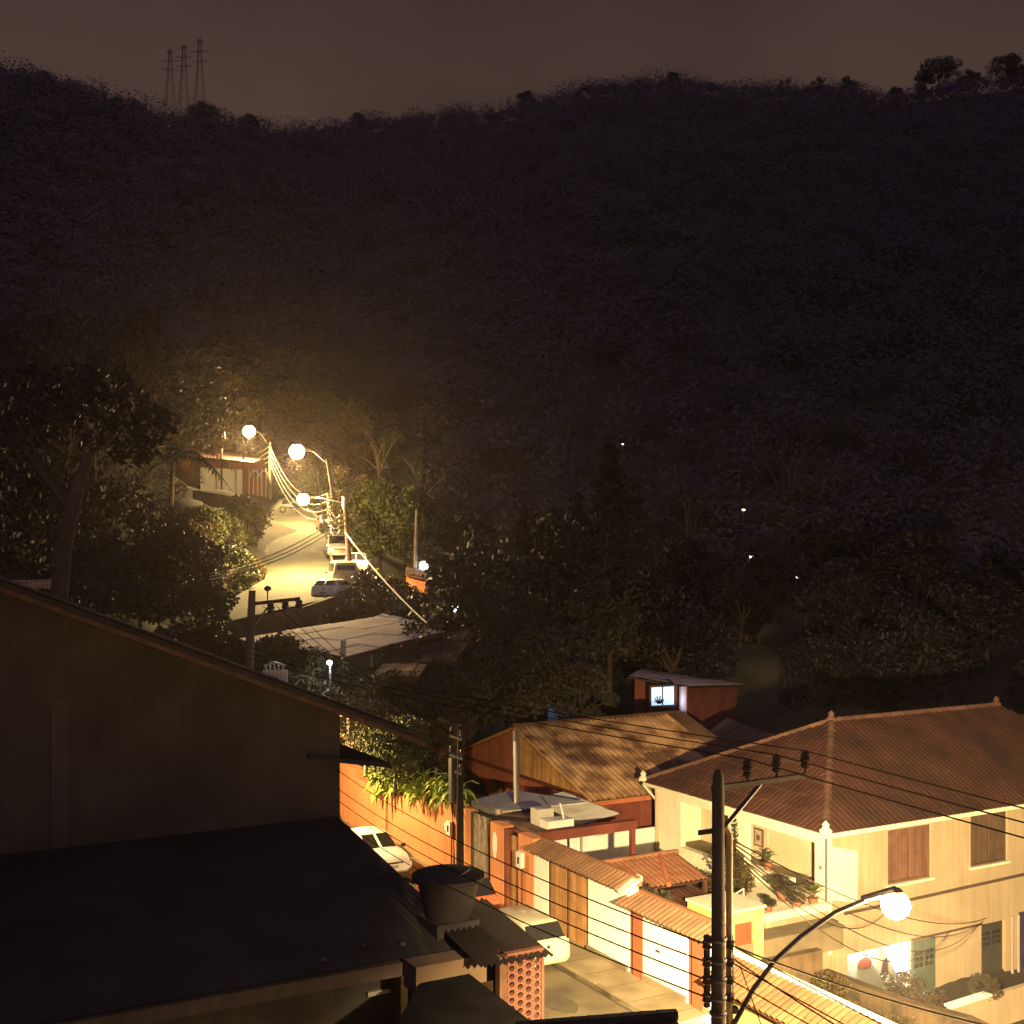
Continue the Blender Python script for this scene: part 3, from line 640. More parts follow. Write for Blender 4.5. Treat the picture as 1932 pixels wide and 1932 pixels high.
def corr_mesh(name, w, L, waves, amp, mat, seg=4):
    mb = MB(); n = waves*seg; vs = []
    for y in (0, L): vs += [(w*i/n, y, amp*math.sin(2*math.pi*i/seg)) for i in range(n+1)]
    mb.add(vs, [(i, i+1, n+2+i, n+1+i) for i in range(n)]); return mb.mesh(name, mat, smooth=True)
t = T('awning', 'pale corrugated sheet awning beneath the brown gable', 'awning', (-8, 4.4, 2))
me = corr_mesh('sheet', 1.02, 1.7, 7, .035, corr_white)
for i in range(4):
    o = obj('sheet', me, t.root); o.matrix_local = Matrix.Translation((-9.9+i*1.0+8, -.9, 1.86-i*.03))@Matrix.Rotation(.12, 4, 'X')
o = obj('sheet', me, t.root); o.matrix_local = Matrix.Translation((-5.85+8, -.9, 1.55))@Matrix.Rotation(.1, 4, 'X')
mb = MB()
for k in (-9.8, -6.2): mb.tube([(k, 3.7, .8), (k, 3.7, 3.8)], .05, 6)
t.part('post', mb, metal_grey)
t = T('electric_post', 'pale grey service post rising through the porch roof', 'post', (-8.17, 2.06, 1))
mb = MB(); mb.tube([(-8.17, 2.06, .6), (-8.2, 2.06, 4.2), (-8.3, 2.1, 7.0)], [.14, .13, .12], 8); t.part('post', mb, pole_conc, smooth=True)
mb = MB(); mb.tube([(-8.05, 1.95, 1.2), (-8.1, 1.95, 4.2), (-8.2, 2.0, 6.6)], .05, 6); t.part('conduit', mb, plastic_white, smooth=True)
t = T('water_box', 'white boxy tank with a bent pipe on the concrete slab roof', 'tank', (-4.3, 1.5, 4.22))
mb = MB(); mb.box(-4.6, -4.0, .95, 2.0, 4.224, 4.5); t.part('body', mb, plastic_white)
mb = MB(); mb.box(-5.2, -4.7, .95, 1.6, 4.224, 4.78); t.part('lid', mb, corr_white)
mb = MB(); mb.tube([(-4.2, 1.7, 4.5), (-4.2, 1.65, 4.75), (-4.35, 1.65, 5.0)], .04, 6); t.part('pipe', mb, plastic_white)
t = T('pergola', 'maroon beam on posts running back from the orange entrance', 'beam', (-3.6, 2.2, 1.2))
t.part('beam', MB().box(-3.74, -3.45, .42, 4.3, 3.98, 4.3), maroon_paint)
for j in (.5, 4.1): t.part('post', MB().box(-3.68, -3.5, j, j+.16, .8, 3.98), maroon_paint)
one('dividing_wall', 'white boundary wall between the pink lean-to and the red gabled house', 'wall', MB().box(-9.62, -9.48, 3.6, 9.44, .6, 2.27), white_paint, (-9.5, 6, .6))

# pink lean-to roof in the white house yard
t = T('garden_roof', 'pinkish orange tiled garden roof in front of the white boundary wall', 'roof', (-2, 4, RZ))
mb = MB(); mb.hexa([(-3.0, .5, 3.01), (-1.1, .5, 2.56), (-1.1, 5.7, 2.56), (-3.0, 5.7, 3.01), (-3.0, .5, 3.05), (-1.1, .5, 2.6), (-1.1, 5.7, 2.6), (-3.0, 5.7, 3.05)]); t.part('deck', mb, dark_wood)
L = math.hypot(1.9, .45); up = Vector((-1.9/L, 0, .45/L)); nn = Vector((.45/L, 0, 1.9/L))
me = tile_mesh('tile', .21, .47, tile_pink)
pieces(t.root, 'tile', me, tile_rows((-1.1, .5, 2.62), (0, 1, 0), up, nn, 5.2, L, .21, .40, lambda b: (0, 5.2), t.base), 300)
mb = MB(); mb.tube([(-2.98, .5, 3.13), (-2.98, 5.7, 3.13)], .1, 8); t.part('ridge_cap', mb, tile_pink, smooth=True)
mb = MB(); mb.tube([(-1.05, 3.9, 2.66), (-2.98, 4.9, 3.13)], .09, 6); t.part('valley_cap', mb, brick_paint, smooth=True)
for j in (1.2, 3.4, 5.5):
    mb = MB(); mb.box(-1.3, -1.18, j, j+.12, 1.0, 2.56); t.part('post', mb, dark_wood)
mb = MB(); mb.box(-9.4, 1.5, .42, 9.3, .4, 1.2); one('yard', None, None, mb, pavement, (0, 4, 1.2), kind='structure')
# little dark tiled roof over the side entrance
t = T('porch_roof', 'small dark brown tiled roof between the lean-to and the yellow block', 'roof', (-.6, 4.6, 1.2))
mb = MB(); mb.hexa([(-1.7, 3.4, 2.12), (.9, 3.4, 1.72), (.9, 5.6, 1.72), (-1.7, 5.6, 2.12), (-1.7, 3.4, 2.16), (.9, 3.4, 1.76), (.9, 5.6, 1.76), (-1.7, 5.6, 2.16)]); t.part('deck', mb, dark_wood)
L = math.hypot(2.6, .4); up = Vector((-2.6/L, 0, .4/L)); nn = Vector((.4/L, 0, 2.6/L))
pieces(t.root, 'tile', tile_mesh('tile', .21, .45, tile_old), tile_rows((.9, 3.4, 1.78), (0, 1, 0), up, nn, 2.2, L, .21, .38, lambda b: (0, 2.2), t.base), 300)
mb = MB(); mb.box(-1.6, .85, 3.45, 3.6, .9, 1.72); mb.box(-1.6, .85, 5.4, 5.55, .9, 1.72); t.part('wall', mb, cream_paint)

# ------------------------------------------------------------------ white house
hb = (-4.5, 14, -2.6)
H_ = T('house', 'two storey cream house with dark tiled hip roof behind the white street wall', 'house', hb)
WK, WJ = .46, 9.52
mb = MB()
holes = [(12.46, 14.66, 1.85, 3.80), (16.76, 18.80, 1.94, 3.84), (10.50, 13.58, -2.62, -.33), (17.35, 18.67, -2.3, -.31)]
walls(mb, 'k', WK-.25, WK, WJ+.25, 29.6, -3.2, 4.05, holes); H_.part('wall', mb, beige_paint)  # right side painted darker than the front to carry its weaker lamplight
mb = MB()
fh = [(-7.86, -4.85, 1.75, 3.62), (-3.82, -.12, 1.62, 3.60)]
walls(mb, 'j', WJ, WJ+.25, -9.45, WK, -.2, 4.05, fh); H_.part('front_wall', mb, cream_paint)  # front painted paler to carry its stronger lamplight
mb = MB(); walls(mb, 'k', -9.45, -9.2, WJ+.25, 29.6, -.2, 4.05, []); walls(mb, 'j', 29.35, 29.6, -9.2, WK-.25, -3.2, 4.05, [])
H_.part('side_wall', mb, cream_paint)
mb = MB(); mb.box(-9.2, WK-.25, 11.6, 11.75, 1.5, 4.0); H_.part('veranda_wall', mb, M('veranda_paint', (.62, .53, .36), .8, var=.1, scale=.8))
mb = MB(); mb.box(-9.2, WK-.25, WJ+.25, 29.3, 1.42, 1.55); H_.part('floor', mb, pavement)
mb = MB(); mb.box(-9.2, WK-.25, WJ+.25, 29.3, 4.0, 4.06); H_.part('ceiling', mb, cream_paint)
mb = MB(); mb.box(-3.82, -1.4, WJ-.03, WJ+.28, 1.55, 2.02); mb.box(-7.9, -4.85, WJ-.03, WJ+.28, 1.55, 1.78); H_.part('parapet', mb, cream_paint)
mb = MB(); mb.box(-1.05, -.05, 11.5, 11.6, 1.55, 3.55); dr = H_.part('veranda_door', mb, dark_wood)
boards(H_, -1.03, -.07, 11.5, 1.58, 3.53, .16, dark_wood, dr, .03)
for i in range(9):
    mb = MB(); k = -7.7+i*.32; mb.box(k, k+.2, 11.56, 11.6, 1.6, 3.6); H_.part('blind_strip', mb, M('blind', (.55, .47, .33), .8, var=.1))
# framed picture on the veranda wall
k, j, z = on(*[(1550+1012*.2588)*.78954, (1750+970*.2588)*.78954], 'j', 11.55)
t = T('picture', 'small framed picture hanging on the veranda wall', 'picture', (k, 11.59, z-.3))
mb = MB(); mb.box(k-.27, k+.27, 11.55, 11.595, z-.36, z+.36); t.part('frame', mb, shutter_wood)
mb = MB(); mb.box(k-.2, k+.2, 11.54, 11.548, z-.29, z+.29); t.part('print', mb, M('print', (.44, .38, .27), .7, var=.4, scale=9))
mb = MB(); mb.lathe((0, 0, 0), [(.12, 0), (.12, .004)], 12); mb.v = [(k+x, 11.538-q, z+y) for x, y, q in mb.v]; t.part('medallion', mb, shutter_wood)
# shutters
WK0 = WK
for (a, b, c, d), mat in ((holes[0], shutter_wood), (holes[1], shutter_dark)):
    WK = WK0-.11; H_.part('sill', MB().box(WK0-.2, WK0+.09, a-.08, b+.08, c-.09, c-.003), cream_paint)
    f = MB(); f.box(WK-.10, WK+.03, a, a+.07, c, d); f.box(WK-.10, WK+.03, b-.07, b, c, d); f.box(WK-.10, WK+.03, a, b, d-.07, d); f.box(WK-.12, WK+.03, a, b, c, c+.07)
    f.box(WK-.16, WK-.12, a, b, c, d)
    w = H_.part('window', f, mat)
    n = 12; s_ = (b-a-.14)/n
    for i in range(n):
        if i == n//2: continue
        mb = MB(); y = a+.07+i*s_; mb.hexa([(WK-.09, y+.005, c+.06), (WK-.04, y+.02, c+.06), (WK-.03, y+s_-.01, c+.06), (WK-.08, y+s_-.02, c+.06), (WK-.09, y+.005, d-.08), (WK-.04, y+.02, d-.08), (WK-.03, y+s_-.01, d-.08), (WK-.08, y+s_-.02, d-.08)])
        H_.part('slat', mb, mat, parent=w)
    y = (a+b)/2; mb = MB(); mb.box(WK-.09, WK-.01, y-.06, y+.08, c+.06, d-.08); H_.part('slat', mb, mat, parent=w)
WK = WK0
# lit patch at the corner painted as a paler panel, gutter line, downpipes, number plate, brackets
mb = MB(); mb.prism([(WK+.003, WJ+.02, 1.75), (WK+.003, 10.95, 1.45), (WK+.003, 10.95, 3.25), (WK+.003, WJ+.02, 3.62)], (.02, 0, 0)); H_.part('light_patch', mb, cream_paint)
mb = MB(); mb.tube([(WK+.06, 10.3, 1.16), (WK+.06, 14, 1.2), (WK+.06, 24, 1.38)], .055, 6); H_.part('pipe_run', mb, shutter_dark, smooth=True)
mb = MB(); mb.tube([(WK+.06, 13.6, -.28), (WK+.06, 17.3, -.26)], .04, 6); H_.part('lintel_rail', mb, shutter_dark)
for j in (18.95, 19.3):
    mb = MB(); mb.tube([(WK+.1, j, -.2), (WK+.1, j, -3)], .055, 8); H_.part('downpipe', mb, M('pipe_mauve', (.42, .30, .28), .6, var=.15), smooth=True)
mb = MB(); mb.tube([(WK+.03, WJ-.04, 3.95), (WK+.03, WJ-.05, 3.7), (WK+.03, WJ-.05, 1.7)], .03, 6); H_.part('downpipe', mb, metal_dark, smooth=True)
mb = MB(); mb.tube([(-9.5, WJ-.06, 3.98), (-9.42, WJ-.08, 3.6), (-9.42, WJ-.08, .6)], .06, 8); H_.part('downpipe', mb, M('pipe_beige', (.45, .36, .24), .6, var=.15), smooth=True)
mb = MB(); mb.tube([(-10.0, WJ-.35, 4.0), (-9.45, WJ-.02, 3.35)], .05, 5); mb.tube([(-9.45, WJ-.02, 4.0), (-9.45, WJ-.02, 3.3)], .05, 5); H_.part('bracket', mb, cream_paint)
mb = MB(); mb.box(.10, .24, WJ-.02, WJ, 2.72, 2.85); H_.part('number_plate', mb, M('plate_blue', (.25, .24, .22), .5, var=.2))
# lower recess, interior lamp, doors
mb = MB(); mb.box(-3.2, -3.0, 10.3, 13.8, -2.9, -.2); mb.box(-3.0, WK-.25, 10.3, 10.49, -2.9, -.2); mb.box(-3.0, WK-.25, 13.59, 13.8, -2.9, -.2); mb.box(-3.0, WK-.25, 10.3, 13.8, -.25, -.15); mb.box(-3.0, WK+.6, 10.3, 13.8, -2.95, -2.7)
H_.part('porch_lining', mb, white_paint)
mb = MB(); mb.tube([(-1.2, 12.0, -.36), (-1.2, 13.2, -.36)], .04, 8); H_.part('tube_light', mb, M('tube_lit', (1, 1, .95), .4, emit=((1, .98, .9), 25)))
L_ = bpy.data.lights.new('porch_light', 'POINT'); L_.energy = 1500; L_.color = (1, .95, .82); L_.shadow_soft_size = .12
lo = obj('porch_light', L_, H_.root); lo.location = Vector((-1.1, 12.6, -.55))-Vector(hb)
def panel_door(a, b, c, d, mat, out, rows=((.55, .93), (.08, .5))):
    f = MB(); f.box(WK+out, WK+out+.05, a, b, c, d); w = H_.part('door', f, mat); h = d-c; m = (a+b)/2
    for y0, y1 in ((a+.09, m-.05), (m+.05, b-.09)):
        for q0, q1 in ((.56, .63), (.66, .73), (.76, .83)):
            for yy in (0, 1):
                ya = y0+(y1-y0)*(.04+.5*yy); yb = ya+(y1-y0)*.42; mb = MB(); mb.box(WK+out+.052, WK+out+.06, ya, yb, c+h*q0, c+h*q1); H_.part('pane', mb, win_dark, parent=w)
        mb = MB(); mb.box(WK+out+.052, WK+out+.07, y0+.03, y1-.03, c+h*.08, c+h*.48); H_.part('panel', mb, mat, parent=w)
panel_door(13.62, 14.80, -2.55, -.36, green_door, .02)
panel_door(17.38, 18.64, -2.28, -.33, M('dark_door', (.05, .045, .04), .5, var=.2), -.16)
mb = MB(); mb.box(WK-.05, WK+.05, 19.45, 23.5, -3, -.15); gdo = H_.part('garage_door', mb, M('navy_door', (.035, .035, .06), .6, var=.25))
for i in range(6):
    mb = MB(); mb.box(WK+.052, WK+.07, 19.5+i*.66, 19.5+i*.66+.6, -2.95, -.2); H_.part('slat', mb, MATS['navy_door'], parent=gdo)
# roof
ek, ej, ez = .78, 9.18, 4.10; lk = -9.98; rk, rj, rz = (ek+lk)/2, 14.6, 6.9; rj2 = 24.4; ej2 = 30
mb = MB(); A = (lk, ej, ez); B = (ek, ej, ez); C = (ek, ej2, ez); D_ = (lk, ej2, ez); E1 = (rk, rj, rz); E2 = (rk, rj2, rz)
mb.add([A, B, C, D_, E1, E2], [(0, 1, 4), (1, 2, 5, 4), (2, 3, 5), (3, 0, 4, 5), (3, 2, 1, 0)])
rf = H_.part('roof', mb, tile_old)
mb = MB(); mb.box(lk, ek, ej-.03, ej+.06, ez-.14, ez+.01); mb.box(ek-.06, ek+.03, ej+.06, ej2, ez-.14, ez+.01); H_.part('fascia', mb, cream_paint, parent=rf)
tm_ = tile_mesh('tile', .26, .50, tile_old, h=.085)
Lf = math.hypot(rj-ej, rz-ez); upf = Vector((0, (rj-ej)/Lf, (rz-ez)/Lf)); nf = Vector((1, 0, 0)).cross(upf)
wf = ek-lk
mf = tile_rows((lk, ej, ez), (1, 0, 0), upf, nf, wf, Lf, .25, .40, lambda b: (wf/2*min(1, b/Lf), wf-wf/2*min(1, b/Lf)), hb)
rows = list(LASTROWS); tmp = tile_mesh('tile', .26, .50, tile_old, h=.085, plug=ridge_clay)
pieces(rf, 'tile', tmp, [m for m, q in zip(mf, rows) if q % 2 == 0][:150], 150)
pieces(rf, 'tile', tm_, [m for m, q in zip(mf, rows) if q % 2], 150, 'tile_field')
pieces(rf, 'tile', tm_, [m for m, q in zip(mf, rows) if q % 2 == 0][150:], 0, 'tile_field')
Lr = math.hypot(ek-rk, rz-ez); upr = Vector((-(ek-rk)/Lr, 0, (rz-ez)/Lr)); nr = Vector((0, 1, 0)).cross(upr); wr = ej2-ej
mats = tile_rows((ek, ej, ez), (0, 1, 0), upr, nr, wr, Lr, .25, .40, lambda b: ((rj-ej)*min(1, b/Lr), wr-(ej2-rj2)*min(1, b/Lr)), hb)
pieces(rf, 'tile', tm_, mats, 0, 'tile_field', camdist(hb))
for a, b in ((A, E1), (B, E1), (E1, E2)):
    a, b = Vector(a), Vector(b); n = int((b-a).length/.42)
    for i in range(n):
        p, q = a.lerp(b, i/n), a.lerp(b, (i+1.12)/n); mb = MB(); mb.tube([p+Vector((0, 0, .06)), q+Vector((0, 0, .07))], [.15, .12], 6); H_.part('ridge_tile', mb, ridge_clay, parent=rf, smooth=True)
for p in (A, B, E1, E2):
    mb = MB(); mb.lathe(Vector(p)+Vector((0, 0, .05)), [(.2, 0), (.22, .1), (.1, .22), (.14, .3), (.02, .42)], 8); H_.part('finial', mb, ridge_clay if p in (E1, E2) else cream_paint, parent=rf, smooth=True)
# terrace, yellow block
t = T('terrace', 'beige raised terrace with plants in front of the veranda', 'terrace', (-1, 8, -.6))
mb = MB(); mb.box(-3.0, WK+.1, 6.7, WJ, -.8, 1.42); t.part('wall', mb, beige_paint)
mb = MB(); mb.box(-3.0, WK+.17, 6.6, WJ-.03, 1.425, 1.52); t.part('slab', mb, cream_paint)
mb = MB(); mb.box(WK-.05, WK+.13, 6.7, WJ-.04, 1.52, 1.68); t.part('kerb', mb, cream_paint)
for i in range(4):
    mb = MB(); mb.box(-1.5, -.5, 6.6-.28*(i+1), 6.6-.28*i, .9, 1.42-.14*i); t.part('step', mb, pavement)
mb = MB()
for a, b in (((-.45, 6.6, 1.5), (-.45, 6.6, 2.3)), ((-.45, 5.5, 1.2), (-.45, 5.5, 1.9)), ((-.45, 6.6, 2.3), (-.45, 5.5, 1.9)), ((-.45, 6.2, 1.4), (-.45, 6.2, 2.15)), ((-.45, 5.85, 1.3), (-.45, 5.85, 2.03))): mb.tube([a, b], .025, 6)
t.part('handrail', mb, plastic_white)
c1 = lambda x, y: ((1500+x*.49017)*.78954, (1650+y*.49017)*.78954)
_, ja, za = on(*c1(505, 1085), 'k', 1.55); _, jb, zb = on(*c1(662, 1062), 'k', 1.55); _, jd0, zd0 = on(*c1(522, 1135), 'k', 1.55); _, jd1, zd1 = on(*c1(618, 1122), 'k', 1.55)
t = T('entrance_block', 'bright yellow plastered entrance block with brown door', 'shed', (.9, ja, -.8))
mb = MB(); walls(mb, 'k', 1.35, 1.55, ja-.4, jb, -.9, za, [(jd0, jd1, -.5, zd1)]); mb.box(-.2, 1.35, jb-.2, jb, -.9, za); mb.box(-.2, 1.35, ja-.4, ja-.2, -.9, za); t.part('wall', mb, yellow_paint)
mb = MB(); mb.box(-.25, 1.62, ja-.45, jb+.06, za, za+.08); t.part('coping', mb, cream_paint)
mb = MB(); mb.box(1.36, 1.42, jd0, jd1, -.5, zd1); dr = t.part('door', mb, brown_pillar); boards(t, jd0+.02, jd1-.02, 1.42, -.48, zd1-.02, .2, brown_pillar, dr, .02, axis='j')
# plants on the terrace and veranda
def potted(label, k, j, z, kind, s, pot=.2, group=None):
    t = T('potted_plant', label, 'plant', (k, j, z), group=group, rot=R.uniform(0, 6))
    mb = MB(); mb.lathe((0, 0, 0), [(pot*.7, 0), (pot, pot*1.5), (pot*1.08, pot*1.5), (pot*1.08, pot*1.75), (pot*.8, pot*1.75)], 10); t.part('pot', mb, pot_clay, off=(0, 0, 0), smooth=True)
    if kind == 'blade':
        me = blade('leaf', .55*s, .06, leaf_mid)
        for i in range(26):
            o = obj('leaf', me, t.root); o.matrix_local = Matrix.Translation((0, 0, pot*1.7))@Matrix.Rotation(i*2.4, 4, 'Z')@Matrix.Rotation(-R.uniform(.4, 1.35), 4, 'Y')
    else:
        tm, lm = K[kind]; o = obj('foliage', lm, t.root); o.scale = (s*.4,)*3; o.location = (0, 0, pot*1.2)
potted('bushy potted plant in front of the dark veranda door', -.75, 8.6, 1.52, 'bushd', .75, .2)
potted('spiky potted plant on the terrace corner by the downpipe', .25, 9.1, 1.52, 'blade', 1.1, .17)
potted('leafy potted plant on the beige terrace edge under the lamp', .3, 8.3, 1.52, 'bushd', .45, .17)
potted('low spreading potted plant beside the handrail steps', -.1, 7.4, 1.52, 'bushd', .4, .15)
potted('potted plant on the veranda parapet left of the door', -2.7, WJ+.12, 2.02, 'blade', .9, .16)
for i, z in enumerate((1.2, .95)):
    pass
mb = MB(); mb.box(WK+.17, WK+.5, 8.9, 9.6, 1.0, 1.14); one('planter_box', 'dark planter box fixed to the beige wall left of the street lamp', 'planter', mb, dark_wood, (WK+.3, 9.3, 1.0))
tree('bushd', 'dark leafy shrub under the pink lean-to roof', 'shrub', *W(-.6, 2.2, 0)[:2], 1.2, .7)
tree('bushw', 'thin shrub growing by the white veranda wall', 'shrub', *W(-2.6, 7.6, 0)[:2], 1.2, .75)
t = T('climbing_plant', 'thin climbing plant on the veranda pillar behind the near pole', 'plant', (-4.35, WJ-.1, .9))
mb = MB(); mb.tube([(-4.35, WJ-.06, .9), (-4.3, WJ-.08, 2.2), (-4.4, WJ-.06, 3.4)], .03, 5); t.part('stem', mb, bark)
lm = leaves_mesh('foliage', 77, [(R.uniform(-.15, .15), -.06, .5+i*.2, .13) for i in range(12)], 16, .08, leaf_dark); obj('foliage', lm, t.root)
# things in the lit porch
zx = lambda x, y: ((2000+x*.23137)*.78954, (2050+y*.23137)*.78954)
k, j, z = on(*zx(285, 1085), 'k', -.6)
t = T('hanging_bag', 'round brown bag hanging on the white porch wall', 'bag', (k, j, z-.3))
mb = MB(); mb.lathe((k, j, z-.28), [(.1, 0), (.30, .12), (.34, .3), (.22, .46), (.05, .52)], 10, sx=.4); t.part('bag_body', mb, maroon_paint, smooth=True)
mb = MB(); mb.tube([(k, j-.1, z+.2), (k, j, z+.45), (k, j+.1, z+.2)], .02, 5); t.part('strap', mb, dark_wood)
k, j, z = on(*zx(485, 1150), 'k', -.2)
t = T('hanging_clothes', 'dark clothes hanging in the brightly lit porch', 'clothes', (k, j, z-.5))
mb = MB(); mb.prism([(k, j-.14, z-.45), (k, j-.02, z-.5), (k, j+.02, z-.1), (k, j+.12, z-.35), (k, j+.2, z-.3), (k, j+.14, z+.3), (k, j+.05, z+.42), (k, j-.1, z+.3), (k, j-.16, z+.05)], (.05, 0, 0)); t.part('shirt', mb, M('dark_cloth', (.05, .025, .025), .9, var=.3))
mb = MB(); mb.tube([(k+.02, j-.1, z+.33), (k+.02, j+.04, z+.48), (k+.02, j+.15, z+.33)], .012, 4); t.part('hanger', mb, metal_dark)
k, j, z = on(*zx(650, 1300), 'k', .2); potted('tall leafy potted plant standing in the lit porch', k, j, -2.7, 'bushd', 1.1, .22)
k, j, z = on(*zx(560, 1360), 'k', .5); potted('small potted plant on the porch threshold', k, j, -2.7, 'bush', .6, .2)
# garden, mossy walls, stair parapet
t = T('garden_wall', 'mossy brown garden wall beside the yellow block', 'wall', (5.4, 2.5, -.6))
_, q0, zq0 = on(*c1(720, 1330), 'k', 5.5); _, q1, zq1 = on(*c1(945, 1262), 'k', 5.5)
mb = MB(); mb.box(5.3, 5.55, .35, q1, -1.6, zq1); t.part('wall', mb, moss_wall)
mb = MB(); a = on(*c1(950, 1360), 'j', q1+.1); b = on(*c1(1350, 1510), 'j', q1+.1); c = on(*c1(1650, 1590), 'j', q1+.1)
mb.prism([(a[0], q1, -2), (c[0]+2, q1, -2), (c[0]+2, q1, c[2]-.1), (c[0], q1, c[2]), (b[0], q1, b[2]), (a[0], q1, a[2])], (0, .3, 0)); t.part('lower_wall', mb, moss_wall)
mb = MB(); mb.box(6.6, 15, .5, q1-.05, -1, 1.2); one('garden_soil', None, None, mb, soil, (8, 2, 0), kind='structure')
gs = []
for i in range(13):
    k = 6.4+i*.75; j = R.uniform(1.4, 4.2); x, y = W(k, j, 0)[:2]
    gs.append(tree(('bushg', 'bushd')[i % 2], 'garden shrub', 'shrub', x, y, 1.05, R.uniform(.25, .42), group='shrubs in the lower garden'))
_, pj, pz = on(*zx(1160, 1520), 'k', 3.2); _, pj2, pz2 = on(*zx(1560, 1390), 'k', 3.2)
number(gs, 'garden shrubs beside the low yellow wall')
t = T('stair_parapet', 'pale stair parapet with white coping at the foot of the house', 'wall', (3.2, pj, -3))
mb = MB(); mb.hexa([(3.1, pj, -4), (3.3, pj, -4), (3.3, pj2+3, -4), (3.1, pj2+3, -4), (3.1, pj, pz-.08), (3.3, pj, pz-.08), (3.3, pj2+3, pz2-.02), (3.1, pj2+3, pz2-.02)]); t.part('wall', mb, beige_paint)
mb = MB(); mb.hexa([(3.02, pj-.05, pz-.08), (3.38, pj-.05, pz-.08), (3.38, pj2, pz2-.08), (3.02, pj2, pz2-.08), (3.02, pj-.05, pz), (3.38, pj-.05, pz), (3.38, pj2, pz2), (3.02, pj2, pz2)]); t.part('coping', mb, white_paint)
k, j, z = on(*zx(1600, 1340), 'k', 3.2); tree('bushd', 'small round shrub on the stair parapet', 'shrub', *W(k-.3, j, 0)[:2], z-.4, .3)
gs = []
for i, (x_, y_) in enumerate(((860, 1500), (950, 1540), (1060, 1470), (1180, 1560), (700, 1420))):
    k, j, z = on(*zx(x_, y_), 'k', 2.2); gs.append(tree(('bushg', 'bushd')[i % 2], 'shrub', 'shrub', *W(k, j, 0)[:2], z-.7, .42, group='shrubs below the lit porch'))
number(gs, 'shrubs below the lit porch')
# cars of the lower street
make_car('cream estate car parked with its rear to us by the brown gate', (-.95, -2.05, RZ), True, math.pi, 'wagon', paint_cream, L=4.0, Wd=1.62, H=1.42)
make_car('red hatchback parked on the street in front of the wooden door', (-5.6, -1.75, RZ), True, math.pi, 'hatch', paint_red, L=3.6, Wd=1.6, H=1.5)
make_car('white car facing us parked under the hanging plant', (-12.6, -2.05, RZ), True, 0, 'sedan', paint_white, L=4.4, Wd=1.68, H=1.42)

# ------------------------------------------------------------------ house with the corrugated roof
hb2 = (-16.9, 11, .6)
t = T('house', 'brick red house with plank gable and corrugated sheet roof', 'house', hb2)
gk0, gk1, gm, gz, ge = -23.3, -10.5, -16.9, 5.62, 3.42; gj0, gj1 = 7.0, 16.2
mb = MB(); walls(mb, 'j', gj0, gj0+.2, gk0+.4, gk1-.3, .5, 3.40, [(-19.4, -18.2, 1.6, 2.9)]); mb.box(gk1-.5, gk1-.3, gj0+.2, gj1, .5, 3.3); mb.box(gk0+.4, gk0+.6, gj0+.2, gj1, .5, 3.3); mb.box(gk0+.4, gk1-.3, gj1-.2, gj1-.01, .5, 3.3); t.part('wall', mb, brick_paint)
mb = MB(); mb.box(gk0+.4, gk1-.3, gj0-.06, gj0+.2, 3.40, 3.55); t.part('beam', mb, maroon_paint)
mb = MB(); mb.box(-19.4, -18.2, gj0+.06, gj0+.12, 1.6, 2.9); w = t.part('window', mb, dark_wood)
for a in (-19.35, -18.78): t.part('shutter', MB().box(a, a+.53, gj0+.0, gj0+.055, 1.65, 2.85), shutter_wood, parent=w)
rake = lambda k: ge+.05+(gz-ge)*(1-abs(k-gm)/(gk1-gm))-.08
boards(t, gk0+.6, gm, gj0+.05, 3.56, 0, .26, brick_paint, None, .05, top=lambda k: max(3.58, rake(k)))
boards(t, gm, gk1-.45, gj0+.02, 3.56, 0, .2, yellow_wood, None, .06, top=lambda k: max(3.58, rake(k)))
boards(t, gj0+.4, gj1-.3, gk1-.3, .8, 3.1, .3, maroon_paint, None, .05, axis='j')
Ls = math.hypot(gk1-gm, gz-ge)
rf = t.part('roof', MB().add([(gm, gj0-.15, gz-.03), (gk1+.05, gj0-.15, ge-.03), (gk1+.05, gj1, ge-.03), (gm, gj1, gz-.03), (gk0-.05, gj0-.15, ge-.03), (gk0-.05, gj1, ge-.03)], [(0, 1, 2, 3), (0, 3, 5, 4)]), dark_wood)
ms = [corr_mesh('sheet', 1.08, Ls/2*1.05, 4, .036, m) for m in (corr_new, corr_dark, corr_new)]
upR = Vector((-(gk1-gm)/Ls, 0, (gz-ge)/Ls)); nR = Vector((0, 1, 0)).cross(upR); upL = Vector(((gm-gk0)/Ls, 0, (gz-ge)/Ls)); nL = upL.cross(Vector((0, 1, 0)))
for r_ in range(2):
    for i in range(10):
        o_ = Vector((gk1+.1, gj0-.2+i*.96, ge))+upR*(r_*Ls/2-.05)+nR*(.05+.02*r_+R.uniform(0, .02)); dy = Vector((0, 1, 0))
        o = obj('sheet', ms[1] if R.random() < .12 or i > 8 else ms[0], rf); o.matrix_local = frame_m(o_-Vector(hb2), dy, upR, nR)
        o_ = Vector((gk0-.1, gj0-.2+(i+1)*.96+.1, ge))+upL*(r_*Ls/2-.05)-nL*0+Vector((0, 0, .06+.02*r_)); nn_ = (-dy).cross(upL)
        o = obj('sheet', ms[1], rf); o.matrix_local = frame_m(o_-Vector(hb2), -dy, upL, nn_)
mb = MB(); mb.tube([(gm, gj0-.25, gz+.1), (gm, gj1, gz+.1)], .12, 6); t.part('ridge_cap', mb, corr_dark, parent=rf, smooth=True)
for a, b in (((gm, gz), (gk1+.1, ge)), ((gm, gz), (gk0-.1, ge))):
    mb = MB(); mb.tube([(a[0], gj0-.16, a[1]+.02), (b[0], gj0-.16, b[1]+.02)], .07, 5); t.part('bargeboard', mb, grey_wood if a is b else yellow_wood, parent=rf)
